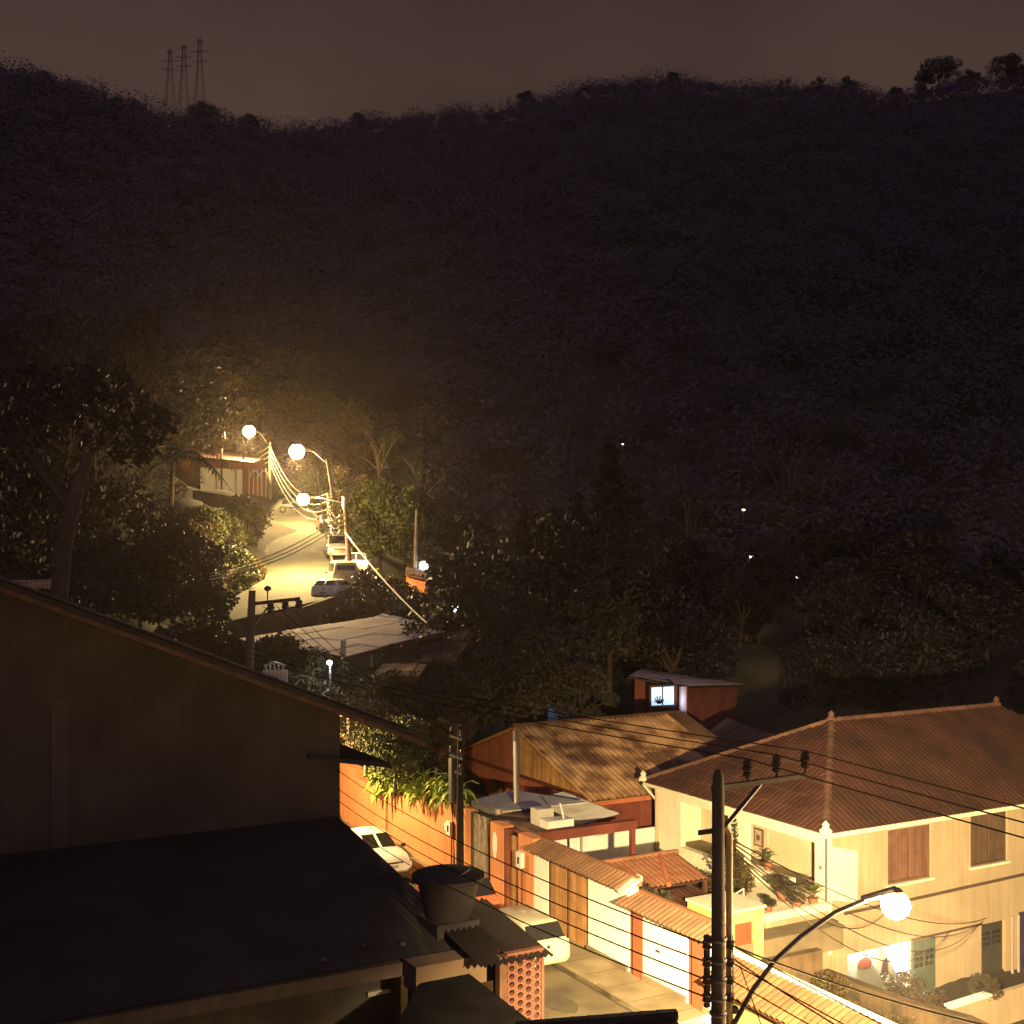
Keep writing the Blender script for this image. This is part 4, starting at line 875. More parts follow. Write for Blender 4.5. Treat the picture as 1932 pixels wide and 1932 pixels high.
# ------------------------------------------------------------------ dark foreground building
bk, bj = -4.4, -6.5
b0 = (bk, -12, RZ)
t = T('house', 'large dark unlit house with blank gable wall and sloping roof in the foreground', 'house', b0)
rk_z = lambda j: 7.80+.41*(-3.75-j)
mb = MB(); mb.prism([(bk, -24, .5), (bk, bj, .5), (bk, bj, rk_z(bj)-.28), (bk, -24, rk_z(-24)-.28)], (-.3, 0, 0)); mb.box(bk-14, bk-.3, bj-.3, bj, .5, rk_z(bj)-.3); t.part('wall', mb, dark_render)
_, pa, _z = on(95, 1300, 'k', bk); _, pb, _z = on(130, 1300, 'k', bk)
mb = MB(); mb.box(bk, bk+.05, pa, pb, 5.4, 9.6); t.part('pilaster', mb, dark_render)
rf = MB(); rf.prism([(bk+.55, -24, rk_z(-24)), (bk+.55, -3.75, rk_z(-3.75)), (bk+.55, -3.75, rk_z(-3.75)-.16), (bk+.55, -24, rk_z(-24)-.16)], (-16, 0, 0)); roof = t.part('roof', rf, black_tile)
L = math.hypot(20.25, 20.25*.41); up = Vector((0, -20.25/L, .41*20.25/L)); nn = Vector((0, .41*20.25/L, 20.25/L))
mats = [frame_m(Vector((bk+.55-a-.12, -3.72, rk_z(-3.75)+.0))+up*(b*.42-.05)+nn*.02-Vector(b0), (1, 0, 0), up, nn) for b in range(int(L/.42)) for a in [q*.24 for q in range(12)]]
pieces(roof, 'tile', tile_mesh('tile', .24, .5, black_tile), mats, 300, 'tile_field', camdist(b0))
mb = MB(); mb.box(bk+.42, bk+.58, -24, -3.75, 0, .14); mb.v = [(k, j, rk_z(j)-.30+z) for k, j, z in mb.v]; t.part('bargeboard', mb, dark_wood, parent=roof)
for i in range(14):
    j = -4.4-i*1.2; mb = MB(); mb.box(bk, bk+.5, j-.05, j+.05, rk_z(j)-.3, rk_z(j)-.17); t.part('purlin', mb, dark_wood, parent=roof)
# small street-side canopy on that wall
mb = MB(); mb.hexa([(bk-6, -7.6, 7.35), (bk+.3, -7.6, 7.35), (bk+.3, -4.85, 6.85), (bk-6, -4.85, 6.85), (bk-6, -7.6, 7.5), (bk+.3, -7.6, 7.5), (bk+.3, -4.85, 7.0), (bk-6, -4.85, 7.0)]); t.part('window_hood', mb, black_tile)
# lower lean-to roof
b1 = (2, -12, RZ)
t = T('house', 'dark low annexe with sheet roof and gutter below the large dark house', 'house', b1)
za, zb = 5.35, 4.02; ka, kb = bk+.01, 5.05
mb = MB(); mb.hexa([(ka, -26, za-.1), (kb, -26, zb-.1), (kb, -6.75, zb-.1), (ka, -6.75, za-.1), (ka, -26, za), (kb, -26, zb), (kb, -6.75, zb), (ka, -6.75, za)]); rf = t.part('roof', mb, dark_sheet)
Lr = math.hypot(kb-ka, za-zb); upd = Vector(((ka-kb)/Lr, 0, (za-zb)/Lr)); nd = Vector((0, 1, 0)).cross(upd)
me = corr_mesh('sheet', 1.08, Lr*.52, 6, .014, dark_sheet)
for r_ in range(2):
    for i in range(12):
        o_ = Vector((kb+.05, -6.65-(i+1)*1.02, zb+.04))+upd*(r_*Lr*.5-.03)+nd*(.02+.02*r_); o = obj('sheet', me, rf); o.matrix_local = frame_m(o_-Vector(b1), (0, 1, 0), upd, nd)
mb = MB(); mb.box(kb-.02, kb+.16, -24, -6.7, zb-.34, zb-.02); t.part('gutter_board', mb, M('fascia_dim', (.085, .062, .047), .85, var=.3, streak=.2))
_, o0, _a = on(630, 1860, 'k', kb-.1); _, o1, _a = on(790, 1830, 'k', kb-.1)
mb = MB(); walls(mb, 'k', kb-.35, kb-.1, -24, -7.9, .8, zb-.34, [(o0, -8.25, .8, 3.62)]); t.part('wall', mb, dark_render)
mb = MB(); mb.tube([(kb-.02, -8.02, .8), (kb-.02, -8.02, zb-.36)], .09, 8); t.part('post', mb, M('post_dim', (.22, .17, .12), .85, var=.2), smooth=True)
mb = MB(); mb.box(kb-1.2, kb-1.1, o0-.2, -8.1, .8, 3.7); t.part('recess_wall', mb, dark_sheet)
k, j, z = on(715, 1873, 'k', kb-1.0); mb = MB(); mb.box(kb-1.1, kb-.98, j-.3, j+.3, z-.05, z+.06); t.part('shelf', mb, metal_grey)
# front porch wall dimly lit to the right of it
mb = MB(); mb.box(3.4, 3.6, -8.6, -5.1, .9, 3.5); t.part('porch_wall', mb, beige_paint)
mb = MB(); mb.box(kb+.2, kb+.9, -8.6, -6.2, 3.45, 4.1); t.part('canopy_box', mb, M('dim_plaster', (.10, .066, .042), .9, var=.2, bump=.2))
mb = MB(); mb.box(3.6, 6.7, -6.35, -6.1, .9, 1.6); mb.box(3.6, 3.75, -6.2, -6.0, .9, 3.5); t.part('side_wall', mb, beige_paint)
for i, (a, b, lab) in enumerate(((-9.2, 4.2, 'small stone nearest the water tank on the dark annexe roof'), (-10.4, 4.6, 'small stone farthest from the tank on the annexe roof edge'), (-8.3, 4.5, 'small stone at the gutter corner of the dark annexe roof'))):
    mb = MB(); r = random.Random(i); mb.ball((b, a, zb+.10+(kb-b)*.14), .10, 7, 4, .6); one('stone', lab, 'stone', mb, dark_render, (b, a, zb+.1), group='stones on the annexe roof')
# water tank
tk, tj = 3.95, -6.78
t = T('water_tank', 'round black water tank with lid on the dark annexe roof', 'water tank', (tk, tj, 4.2))
mb = MB(); mb.box(tk-.6, tk+.6, tj-.6, tj+.6, 4.0, 4.5); t.part('stand', mb, black_tile)
mb = MB(); mb.lathe((tk, tj, 4.5), [(.56, 0), (.60, .05), (.80, .92), (.86, .94), (.86, 1.0)], 24); t.part('tank', mb, M('tank_grey', (.035, .028, .031), .6, var=.2), smooth=True)
mb = MB(); mb.lathe((tk, tj, 5.52), [(.93, -.06), (.94, .06), (.80, .12), (.3, .17), (.02, .18)], 24); t.part('lid', mb, M('lid_black', (.018, .015, .016), .6, var=.2), smooth=True)
mb = MB(); mb.tube([(tk+.2, tj+.5, 5.68), (tk+.55, tj+.1, 5.66)], .03, 5); t.part('strap', mb, metal_grey)
# corrugated awning and hollow-block screen
t = T('awning', 'dark corrugated awning over the porch beside the block screen', 'awning', (5, -6, RZ))
me = corr_mesh('sheet', 1.0, 4.3, 6, .05, M('awning_dark', (.028, .02, .018), .7, var=.3))
for i in range(2):
    j = -7.42+i*.93; o = obj('sheet', me, t.root)
    d = Vector((-.98, .19, .05)).normalized(); n_ = Vector((0, 1, 0)).cross(d).normalized(); x_ = d.cross(n_)
    o.matrix_local = frame_m(Vector((6.95, j, 4.22))-Vector(t.base), (0, 1, 0), d, n_)
for j in (-5.9,):
    mb = MB(); mb.box(4.2, 6.8, j-.05, j+.05, 4.05, 4.15); t.part('rafter', mb, dark_wood)
t = T('block_screen', 'pink hollow clay block screen wall lit at the street corner', 'screen wall', (6.72, -6, RZ))
def ring_block(w, h, r, q, th, mat):
    """clay block with a round hole and four rounded corner notches"""
    mb = MB(); out = []
    for sx, sy in ((1, 1), (-1, 1), (-1, -1), (1, -1)):
        a, b = (w/2*sx, (h/2-q)*sy), ((w/2-q)*sx, h/2*sy); m = ((w/2-q*.72)*sx, (h/2-q*.72)*sy)
        out += [a, m, b] if sx*sy > 0 else [b, m, a]
        out.append((0, h/2*sy) if (sx, sy) in ((1, 1), (-1, -1)) else (w/2*sx, 0))
    n = len(out); ci = [(r*x/math.hypot(x, y), r*y/math.hypot(x, y)) for x, y in out]
    for x in (0, -th): mb.v += [(x, a, b) for a, b in out]+[(x, a, b) for a, b in ci]
    for i in range(n):
        k = (i+1) % n
        mb.f += [(i, k, n+k, n+i), (n+i, n+k, 3*n+k, 3*n+i), (i, 2*n+i, 2*n+k, k)]
    return mb.mesh('block', mat)
bb = ring_block(.232, .188, .079, .024, .16, clay_block)
sj0, z0, z1 = -6.58, 1.38, 4.26
for c in range(4):
    zz = z0+(.095 if c % 2 else 0); y = sj0+.125+c*.228
    while zz < z1-.1:
        o = obj('block', bb, t.root); o.matrix_local = Matrix.Translation((R.uniform(0, .008), y+6, zz+.095-RZ)); zz += .19
mb = MB(); mb.box(6.5, 6.72, sj0-.2, sj0-.0, .9, z1); t.part('jamb', mb, dark_wood)
mb = MB(); mb.box(6.56, 6.75, sj0+.93, sj0+1.0, .9, z1); t.part('edge_post', mb, clay_block)
mb = MB(); mb.box(6.2, 6.24, sj0-.1, sj0+.97, .9, z1); t.part('backing', mb, M('backing_shade', (.03, .014, .012), .95, var=.2, spec=0.))  # near-black sheet stands for the shade behind the holes
mb = MB(); mb.box(6.56, 6.75, sj0-.02, sj0+1.0, z1, z1+.06); t.part('cap', mb, clay_block)
# lean-to roof under the gutter and the nearest tiled roof at the bottom edge
qa = on(841, 1803, 'j', -7.2); qb = on(1010, 1933, 'j', -7.2)
t = T('porch_roof', 'black sheet porch roof at the bottom edge left of the block screen', 'roof', (qa[0], -9, RZ))
dk = (qb[0]-qa[0]); s_ = (qb[2]-qa[2])/dk; e_ = qb[0]+2.5
mb = MB(); mb.hexa([(kb+.18, -7.9, qa[2]+s_*(kb+.18-qa[0])-.08), (e_, -13, qa[2]+s_*(e_-qa[0])-.08), (e_, -7.2, qa[2]+s_*(e_-qa[0])-.08), (kb+.18, -7.2, qa[2]+s_*(kb+.18-qa[0])-.08), (kb+.18, -7.9, qa[2]+s_*(kb+.18-qa[0])), (e_, -13, qa[2]+s_*(e_-qa[0])), (e_, -7.2, qa[2]+s_*(e_-qa[0])), (kb+.18, -7.2, qa[2]+s_*(kb+.18-qa[0]))]); t.part('roof', mb, M('sheet_shaded', (.009, .008, .009), 1., var=.3, spec=0.))  # sheet colour blackened to stand for the shade on this roof
mb = MB(); mb.box(e_-.2, e_, -12.8, -7.4, .5, qa[2]+s_*(e_-qa[0])-.1); t.part('wall', mb, dark_render)
a = Vector(S(*P(975, 1931, 14.2))); b = Vector(S(*P(1272, 1907, 14.6))); n_ = 9
nb = (a.x, a.y, RZ)
t = T('near_roof', 'black ridge tiles of the nearest roof at the bottom edge', 'roof', nb)
for i in range(n_):
    p, q = a.lerp(b, i/n_), a.lerp(b, (i+1.15)/n_); mb = MB(); mb.tube([p-Vector((0, 0, .06)), q-Vector((0, 0, .05))], [.085, .07], 7); t.part('ridge_tile', mb, black_tile, smooth=True)
mb = MB(); mb.add([a, b, b+Vector((2.2, 0, -1.0)), a+Vector((2.2, 0, -1.0)), b+Vector((-2.2, .0, -1.0)), a+Vector((-2.2, 0, -1.0))], [(0, 1, 2, 3), (0, 5, 4, 1)]); mb.v = [(x, y, z-.08) for x, y, z in mb.v]; t.part('roof', mb, black_tile)
c_ = a.lerp(b, .5); mb = MB(); mb.box(c_.x-2, c_.x+2, a.y+.1, b.y-.1, 1.0, c_.z-1.1); t.part('wall', mb, dark_render)
a = Vector(S(*P(1274, 1931, 17.5))); b = Vector(S(*P(1336, 1913, 18))); mb = MB(); mb.hexa([a-Vector((0,0,.1)), b-Vector((0,0,.1)), b+Vector((.3,0,-.1)), a+Vector((.3,0,-.1)), a, b, b+Vector((.3,0,0)), a+Vector((.3,0,0))]); mb.box(a.x+.02, a.x+.28, a.y, b.y, 1, a.z-.1)
one('parapet', 'short pale parapet between the nearest roof and the tall pole', 'wall', mb, cream_paint, (a.x, a.y, RZ))

# ------------------------------------------------------------------ near pole, lamp, wires
def insulator(t, p, s=1., parent=None):
    mb = MB(); mb.lathe(p, [(.02*s, 0), (.02*s, .10*s), (.085*s, .10*s), (.085*s, .16*s), (.05*s, .17*s), (.10*s, .2*s), (.10*s, .26*s), (.05*s, .27*s), (.085*s, .3*s), (.07*s, .37*s), (.03*s, .4*s)], 10); return t.part('insulator', mb, porcelain, parent=parent, smooth=True)
def rack(t, x, y, z, n, gap, s=1, side=1, dirx=(1, 0)):
    mb = MB(); mb.box(x-.03, x+.03, y-.03, y+.03, z-.12, z+gap*(n-1)+.12); r = t.part('rack', mb, metal_dark)
    for i in range(n):
        mb = MB(); mb.lathe((x, y, z+gap*i-.06), [(.04, 0), (.085*s, .02), (.05, .06), (.085*s, .10), (.04, .12)], 9); t.part('insulator', mb, porcelain, parent=r, smooth=True)
    return r
PD = 15.5
pk, pj, pz = S(*P(1355, 1455, PD)); PX, PY, _ = W(pk, pj, 0)
t = T('utility_pole', 'tall dark concrete utility pole with three insulators in the foreground', 'utility pole', (pk, pj, RZ))
mb = MB(); mb.tube([(pk, pj, RZ-.5), (pk, pj, 6), (pk, pj, pz-.20), (pk, pj, pz-.05), (pk, pj, pz+.02)], [.125, .10, .078, .065, .04], 14); t.part('pole', mb, M('pole_dark', (.085, .06, .045), .9, var=.3, scale=2, bump=.2, streak=.2), smooth=True)
arm_j = lambda u: (lambda q: q/(EY[0]-(u-CX)/F*EY[1]))((u-CX)/F*PY-PX)
pv_ = lambda v, j: CZ+(HZ-v)/F*(PY+EY[1]*j)
ya, yb = arm_j(1345), arm_j(1521); z_a, z_b = pv_(1493, ya), pv_(1466, yb)
mb = MB(); mb.hexa([(pk-.04, pj+ya, z_a), (pk+.04, pj+ya, z_a), (pk+.04, pj+yb, z_b), (pk-.04, pj+yb, z_b), (pk-.04, pj+ya, z_a+.07), (pk+.04, pj+ya, z_a+.07), (pk+.04, pj+yb, z_b+.05), (pk-.04, pj+yb, z_b+.05)]); arm = t.part('crossarm', mb, MATS['pole_dark'])
y = arm_j(1437); mb = MB(); mb.tube([(pk, pj+.08, pv_(1565, 0)), (pk, pj+y, z_a+(z_b-z_a)*(y-ya)/(yb-ya)+.02)], .03, 6); t.part('brace', mb, metal_dark)
tops = []
for u in (1410, 1465, 1519):
    y = arm_j(u); z = z_a+.06+(z_b-z_a)*(y-ya)/(yb-ya)
    insulator(t, (pk, pj+y, z), .72, arm); tops.append((pk, pj+y, z+.29))
mb = MB(); mb.box(pk-.11, pk-.07, pj-.24, pj+.2, pv_(1570, 0)-.03, pv_(1570, 0)+.03); t.part('clamp', mb, metal_dark)
for v in (1775, 1815, 1850, 1885, 1915):
    mb = MB(); mb.lathe((pk, pj, pv_(v, 0)), [(.104, 0), (.112, .01), (.112, .04), (.104, .05)], 14); t.part('band', mb, metal_dark, smooth=True)
zr = pv_(1880, 0); gp = (pv_(1780, 0)-zr)/3
rack(t, pk-.04, pj-.15, zr, 4, gp, .75); rack(t, pk+.03, pj+.17, zr-.03, 4, gp, .75)
for i in range(6):
    mb = MB(); mb.lathe((pk+.03, pj+.20+.03*(i % 2), zr-1.1+i*.17), [(.03, 0), (.06, .02), (.06, .08), (.03, .1)], 8); t.part('cable_clamp', mb, metal_dark, smooth=True)
mb = MB(); mb.tube([(pk+.02, pj+.165, RZ), (pk+.02, pj+.165, pv_(1575, 0)), (pk+.02, pj+.09, pv_(1560, 0))], .045, 8); t.part('conduit', mb, M('pipe_tan', (.40, .28, .16), .7, var=.2), smooth=True)
# the lit street lamp
lc = P(1690, 1708, 16.3)
pts = [P(u, v, D) for u, v, D in ((1362, 1980, 15.5), (1385, 1932, 15.55), (1420, 1868, 15.65), (1462, 1812, 15.8), (1510, 1768, 15.9), (1575, 1722, 16.05), (1640, 1695, 16.2))]
lamp('glowing street lamp on a long curved arm in front of the cream house', pts, lc, .19, 145000, (1., .71, .33), P(1362, 1980, 15.5), .034, bowl_e=1200, spot=((EY[0]*.6, EY[1]*.6, -.8), 160, .45, .006))
# street wires
t = T('street_wires', 'four dark wires running along the street from the near pole', 'wires', (pk, pj, 6))
for i, (v0, v1) in enumerate(((1882, 1546), (1848, 1512), (1815, 1490), (1780, 1455))):
    a = (pk-.04, pj-.15, zr+i*gp); m_ = S(*P(640, v1, 38.4)); mb = MB(); wire(mb, a, m_, .3, .012, 24); t.part('wire', mb, cable)
    mb = MB(); wire(mb, m_, (-30, -6.2, m_[2]+.2), .3, .012, 14); t.part('wire', mb, cable)
    mb = MB(); wire(mb, (pk+.03, pj+.17, zr-.03+i*gp), (pk+18, pj+.6, zr-.4+i*gp), .25, .010, 16); t.part('wire', mb, cable)
t = T('high_wires', 'three thin high wires from the insulators of the near pole', 'wires', (pk, pj, 10))
for p in tops:
    mb = MB(); wire(mb, p, (p[0]+30, p[1]+.2, p[2]+.1), .35, .009, 18); t.part('wire', mb, cable)
    mb = MB(); wire(mb, p, (p[0]-52, p[1]+3, p[2]-.6), .6, .009, 24); t.part('wire', mb, cable)
t = T('service_wires', 'thin service cables fanning from the near pole to the cream house', 'wires', (pk, pj, 8))
for i, (tg, sg) in enumerate((((WK+.2, 17.4, .0), .6), ((WK+.2, 17.2, -.1), .9), ((WK+.2, 16.9, -.2), 1.2), ((WK+.1, 12.2, .9), .8), ((-.2, WJ-.05, 2.4), .4), ((WK+.1, 15.5, -.25), 1.3))):
    mb = MB(); wire(mb, (pk, pj+.1, pv_(1578+4*i, 0)), tg, sg, .011, 20); t.part('wire', mb, cable)
t = T('bundled_cable', 'twisted cable glinting in the lamplight between the pole and the mossy wall', 'cable', (pk, pj, 6.5))
cab2 = M('cable_worn', (.13, .10, .07), .5, var=.3, scale=6)
mb = MB(); wire(mb, S(*P(1388, 1787, 15.6)), S(*P(2000, 1965, 13.2)), .10, .014, 24); t.part('cable', mb, cab2)
mb = MB(); wire(mb, S(*P(1385, 1810, 15.6)), S(*P(2000, 2160, 11.5)), .10, .014, 20); t.part('cable', mb, cab2)
mb = MB(); wire(mb, S(*P(1396, 1822, 15.6)), S(*P(1440, 1945, 15.0)), .0, .008, 4); t.part('cable', mb, cable)
# assumed lamp, unseen behind the large dark house, added to light the orange wall
h0 = W(-15.6, -7.6, RZ); h1 = W(-15.6, -7.6, 7.4); h2 = W(-15.4, -6.4, 7.75); assumed_lamp = W(-15.0, -5.6, 7.5)
lamp('assumed unseen street lamp behind the large dark house on the near pavement', [h0, h1, h2], assumed_lamp, .2, 9500, (1., .66, .28), h0, .06, bowl_e=40, spot=((EY[0]*.35, EY[1]*.35, -.93), 172, .2))
# second pole with cross pieces by the orange wall
qk, qj = -7.75, -.55
t = T('utility_pole', 'slim dark pole with short cross pieces in front of the orange wall', 'utility pole', (qk, qj, RZ))
mb = MB(); mb.tube([(qk, qj, RZ-.3), (qk, qj, 4.5), (qk, qj, 7.45)], [.15, .13, .10], 10); t.part('pole', mb, M('pole_brown', (.014, .009, .007), .9, var=.3), smooth=True)
for z, w in ((6.95, .55), (6.25, .6), (5.7, .5)):
    mb = MB(); mb.box(qk-w, qk+w*.8, qj-.14, qj-.09, z, z+.09); a_ = t.part('crossarm', mb, MATS['pole_brown'])
    insulator(t, (qk-w*.8, qj-.11, z+.09), .8, a_); insulator(t, (qk+w*.6, qj-.11, z+.09), .8, a_)
mb = MB(); mb.box(qk-.55, qk-.3, qj-.2, qj+.05, 4.6, 6.2); t.part('transformer_box', mb, metal_dark)
mb = MB(); mb.tube([(qk-.16, qj-.1, RZ), (qk-.45, qj-.1, 4.6)], .02, 5); t.part('drop_cable', mb, cable)
# ------------------------------------------------------------------ far climbing road
WALL = [(300,1197,60.5),(390,1182,64),(470,1164,67),(560,1147,69.5),(640,1119,73.5),(690,1086,80),(706,1072,84)]
LE = [(425,930,152),(480,944,140),(491,990,115),(507,1040,95),(500,1092,82),(440,1128,75),(330,1152,69)]
RE = [(530,933,158),(566,944,141),(607,990,115),(652,1036,97),(693,1080,83),(640,1124,73.2),(310,1200,60)]
def resample(pl, n):
    p = [Vector(P(*q)) for q in pl]; d = [0]
    for i in range(1, len(p)): d.append(d[-1]+(p[i]-p[i-1]).length)
    out = []
    for i in range(n):
        s = d[-1]*i/(n-1); k = max(j for j in range(len(d)) if d[j] <= s+1e-6); k = min(k, len(p)-2); out.append(p[k].lerp(p[k+1], (s-d[k])/(d[k+1]-d[k])))
    return out
LEr, REr = resample(LE, 40), resample(RE, 40)
mb = MB(); nc = 6
for a, b in zip(LEr, REr):
    for c in range(nc+1): mb.v.append(tuple(a.lerp(b, c/nc)+Vector((0, 0, .06*math.sin(math.pi*c/nc)))))
mb.f = [(r*(nc+1)+c, r*(nc+1)+c+1, (r+1)*(nc+1)+c+1, (r+1)*(nc+1)+c) for r in range(39) for c in range(nc)]
o = one('hill_road', None, None, mb, far_asphalt, (0, 0, 0), street=False, kind='structure', smooth=True)
mb = MB()
for pl, s_ in ((REr[:29], 1), (LEr[:30], -1)):
    for a, b in zip(pl, pl[1:]): mb.hexa([a-Vector((0, 0, .3)), b-Vector((0, 0, .3)), b+Vector((s_*.35, 0, -.3)), a+Vector((s_*.35, 0, -.3)), a+Vector((0, 0, .12)), b+Vector((0, 0, .12)), b+Vector((s_*.35, 0, .12)), a+Vector((s_*.35, 0, .12))])
one('road_kerb', None, None, mb, concrete, (0, 0, 0), street=False, kind='structure')
def rz(u, D): return float(np.interp(D, [67, 74, 82, 95, 115, 140, 155], [9.9, 10.4, 11.6, 13.35, 15.95, 19.2, 20.6]))
# retaining wall round the bend
wr = resample(WALL, 26); wb = P(560, 1147, 69.5)
t = T('retaining_wall', 'dark curved retaining wall round the road bend', 'wall', (wb[0], wb[1], 7.5), street=False)
for a, b in zip(wr, wr[1:]):
    d = Vector((b.y-a.y, -(b.x-a.x), 0)).normalized()*.35; mb = MB(); dn = Vector((0, 0, 4.2))
    mb.hexa([a-dn, b-dn, b+d-dn, a+d-dn, a, b, b+d, a+d]); t.part('segment', mb, stone_wall)
# far left stone wall, lit white wall, shelter
t = T('garden_wall', 'dark stone wall holding the bank left of the hill road', 'wall', P(430, 1000, 110), street=False)
mb = MB(); pl = [P(u, v, D) for u, v, D in ((372, 925, 112), (482, 945, 108), (484, 985, 103), (492, 1010, 100))]
for a, b in zip(pl, pl[1:]):
    a, b = Vector(a), Vector(b); d = Vector((-.5, .3, 0)); mb.hexa([a-Vector((0,0,5)), b-Vector((0,0,5)), b+d-Vector((0,0,5)), a+d-Vector((0,0,5)), a, b, b+d, a+d])
t.part('wall', mb, stone_wall)
for i, (u, v) in enumerate(((476, 950), (486, 975), (482, 992))):
    c = P(u, v, 103); mb = MB(); mb.ball(c, .5, 7, 5, .9); t.part('boulder', mb, stone_wall)
b = P(420, 935, 136)
t = T('house', 'pale wall and shelter lit at the top of the hill road', 'house', b, street=False)
a0, a1 = Vector(P(378, 936, 134)), Vector(P(458, 938, 138)); zt = P(0, 884, 136)[2]; th = Vector((0, .3, 0))
mb = MB(); dn = Vector((0, 0, 1.2)); a0t, a1t = Vector((a0.x, a0.y, zt)), Vector((a1.x, a1.y, zt))
mb.hexa([a0-dn, a1-dn, a1+th-dn, a0+th-dn, a0t, a1t, a1t+th, a0t+th]); t.part('wall', mb, white_paint)
for u in (418, 459):
    q = P(u, 938, 133.5); mb = MB(); mb.tube([(q[0], q[1], q[2]-1), (q[0], q[1], zt+2)], .11, 6); t.part('post', mb, dark_wood)
mb = MB(); r0 = [P(340, 858, 131), P(478, 872, 131), P(505, 862, 145), P(360, 840, 145)]; mb.hexa([*[Vector(q)-Vector((0,0,.2)) for q in r0], *r0]); t.part('roof', mb, dark_wood)
mb = MB(); mb.box(P(330, 0, 144)[0], P(505, 0, 144)[0], 144, 144.3, P(0, 935, 144)[2]-1, P(0, 868, 144)[2]); t.part('back_wall', mb, brick_paint)
t = T('fence', 'pale ornate gate with scrolls beside the lit wall', 'gate', P(488, 935, 139), street=False)
for i in range(6):
    u = 470+i*8; q = P(u, 930, 139); mb = MB(); mb.tube([(q[0], q[1], q[2]-.8), (q[0], q[1], P(0, 884, 139)[2])], .06, 5); t.part('bar', mb, plastic_white)
for u in (480, 498):
    q = Vector(P(u, 896, 138.9)); mb = MB(); mb.tube([q+Vector((.45*math.cos(a), 0, .45*math.sin(a))) for a in [i*math.pi/6-1 for i in range(10)]], .07, 5); t.part('scroll', mb, plastic_white)
# cars on the hill road
hd = lambda a, b: math.atan2(b[1]-a[1], b[0]-a[0])
dn_ = hd(G(607, 115, 0), G(660, 95, 0))
def rc(u, D): x, y, _ = G(u, D, 0); return (x, y, rz(u, D)+.08)
make_car('dark silver car parked highest on the hill road', rc(617, 110), False, dn_, 'sedan', paint_grey, L=4.2, Wd=1.7, H=1.45)
make_car('silver car parked behind the white off-roader', rc(637, 101), False, dn_, 'hatch', paint_silver, L=3.9, Wd=1.66, H=1.5)
make_car('white off-roader facing us on the hill road', rc(637, 92.0), False, dn_-.04, 'suv', paint_white, L=4.4, Wd=1.85, H=1.78, trim=metal_grey)
make_car('white hatchback parked nose down behind the wooden pole', rc(672, 84.5), False, dn_-.12, 'hatch', paint_white, L=3.9, Wd=1.7, H=1.5)
make_car('pale yellow van with narrow rear window on the road bend', rc(646, 79.2), False, dn_+math.pi, 'van', paint_sand, L=4.1, Wd=1.7, H=1.75)
make_car('white car lowest on the bend, half hidden by the retaining wall', rc(632, 75.2), False, dn_+math.pi-.5, 'hatch', paint_white, L=3.8, Wd=1.65, H=1.3)
q = rc(544, 126)
t = T('motorbike', 'motorbike leaning at the roadside below the middle lamp', 'motorbike', q, street=False, rot=.5)
for x in (-.6, .6):
    mb = MB(); mb.tube([(x+.3*math.cos(a), 0, .3+.3*math.sin(a)) for a in [i*math.pi/6 for i in range(13)]], .06, 5); t.part('wheel', mb, rubber, off=(0, 0, 0))
mb = MB(); mb.hexa([(-.7, -.12, .6), (.4, -.12, .55), (.4, .12, .55), (-.7, .12, .6), (-.8, -.1, .82), (.3, -.12, .95), (.3, .12, .95), (-.8, .1, .82)]); t.part('body', mb, paint_white, off=(0, 0, 0))
mb = MB(); mb.tube([(.6, 0, .3), (.4, 0, 1.0), (.3, -.3, 1.05)], .03, 5); mb.tube([(.4, 0, 1.0), (.3, .3, 1.05)], .03, 5); t.part('handlebar', mb, metal_dark, off=(0, 0, 0))
# poles of the hill road
def far_pole(label, u, D, vb, vt, r, mat, u2=None):
    a = Vector(P(u, vb, D)); b = Vector(P(u2 or u, vt, D)); t = T('utility_pole', label, 'utility pole', tuple(a), street=False)
    mb = MB(); mb.tube([a-Vector((0, 0, .6)), a.lerp(b, .5), b], [r*1.25, r*1.1, r*.85], 8); t.part('pole', mb, mat, smooth=True); return t, a, b
tp1, a1, b1 = far_pole('pale pole under the farthest lamp on the hill road', 510, 138, 940, 834, .16, pole_conc)
tp2, a2, b2 = far_pole('leaning pale pole right of the middle hill lamp', 640, 110, 1005, 866, .15, pole_conc, 617)
tp3, a3, b3 = far_pole('brown wooden pole standing among the parked cars', 663, 80.5, 1108, 940, .15, M('pole_wood', (.16, .085, .05), .85, var=.3, streak=.3), 650)
mb = MB(); mb.tube([b3-Vector((0, 0, .7)), b3+Vector((0, 0, .1))], .16, 8); tp3.part('pole_cap', mb, plastic_white)
for i in range(4):
    c = b3-Vector((.35, .1, 1.1+i*.32)); mb = MB(); mb.tube([c, c+Vector((.45, .1, 0))], .05, 5); tp3.part('bracket', mb, metal_grey)
tp4, a4, b4 = far_pole('concrete pole with crossarm and insulators behind the dark roof', 468, 48, 1290, 1114, .16, M('pole_tan', (.20, .13, .08), .9, var=.25, streak=.2), 476)
c = b4-Vector((0, 0, .55)); e = Vector(P(566, 1130, 48))
mb = MB(); mb.hexa([c+Vector((-.1, -.06, -.06)), e+Vector((0, -.06, -.06)), e+Vector((0, .06, -.06)), c+Vector((-.1, .06, -.06)), c+Vector((-.1, -.06, .08)), e+Vector((0, -.06, .08)), e+Vector((0, .06, .08)), c+Vector((-.1, .06, .08))]); arm = tp4.part('crossarm', mb, dark_wood)
for f in (.40, .70, .99):
    p = c.lerp(e, f); mb = MB(); mb.lathe((p.x, p.y-.1, p.z-.42), [(.03, 0), (.15, .05), (.11, .12), (.17, .2), (.11, .26), (.15, .33), (.04, .42)], 9); tp4.part('insulator', mb, porcelain, parent=arm, smooth=True)
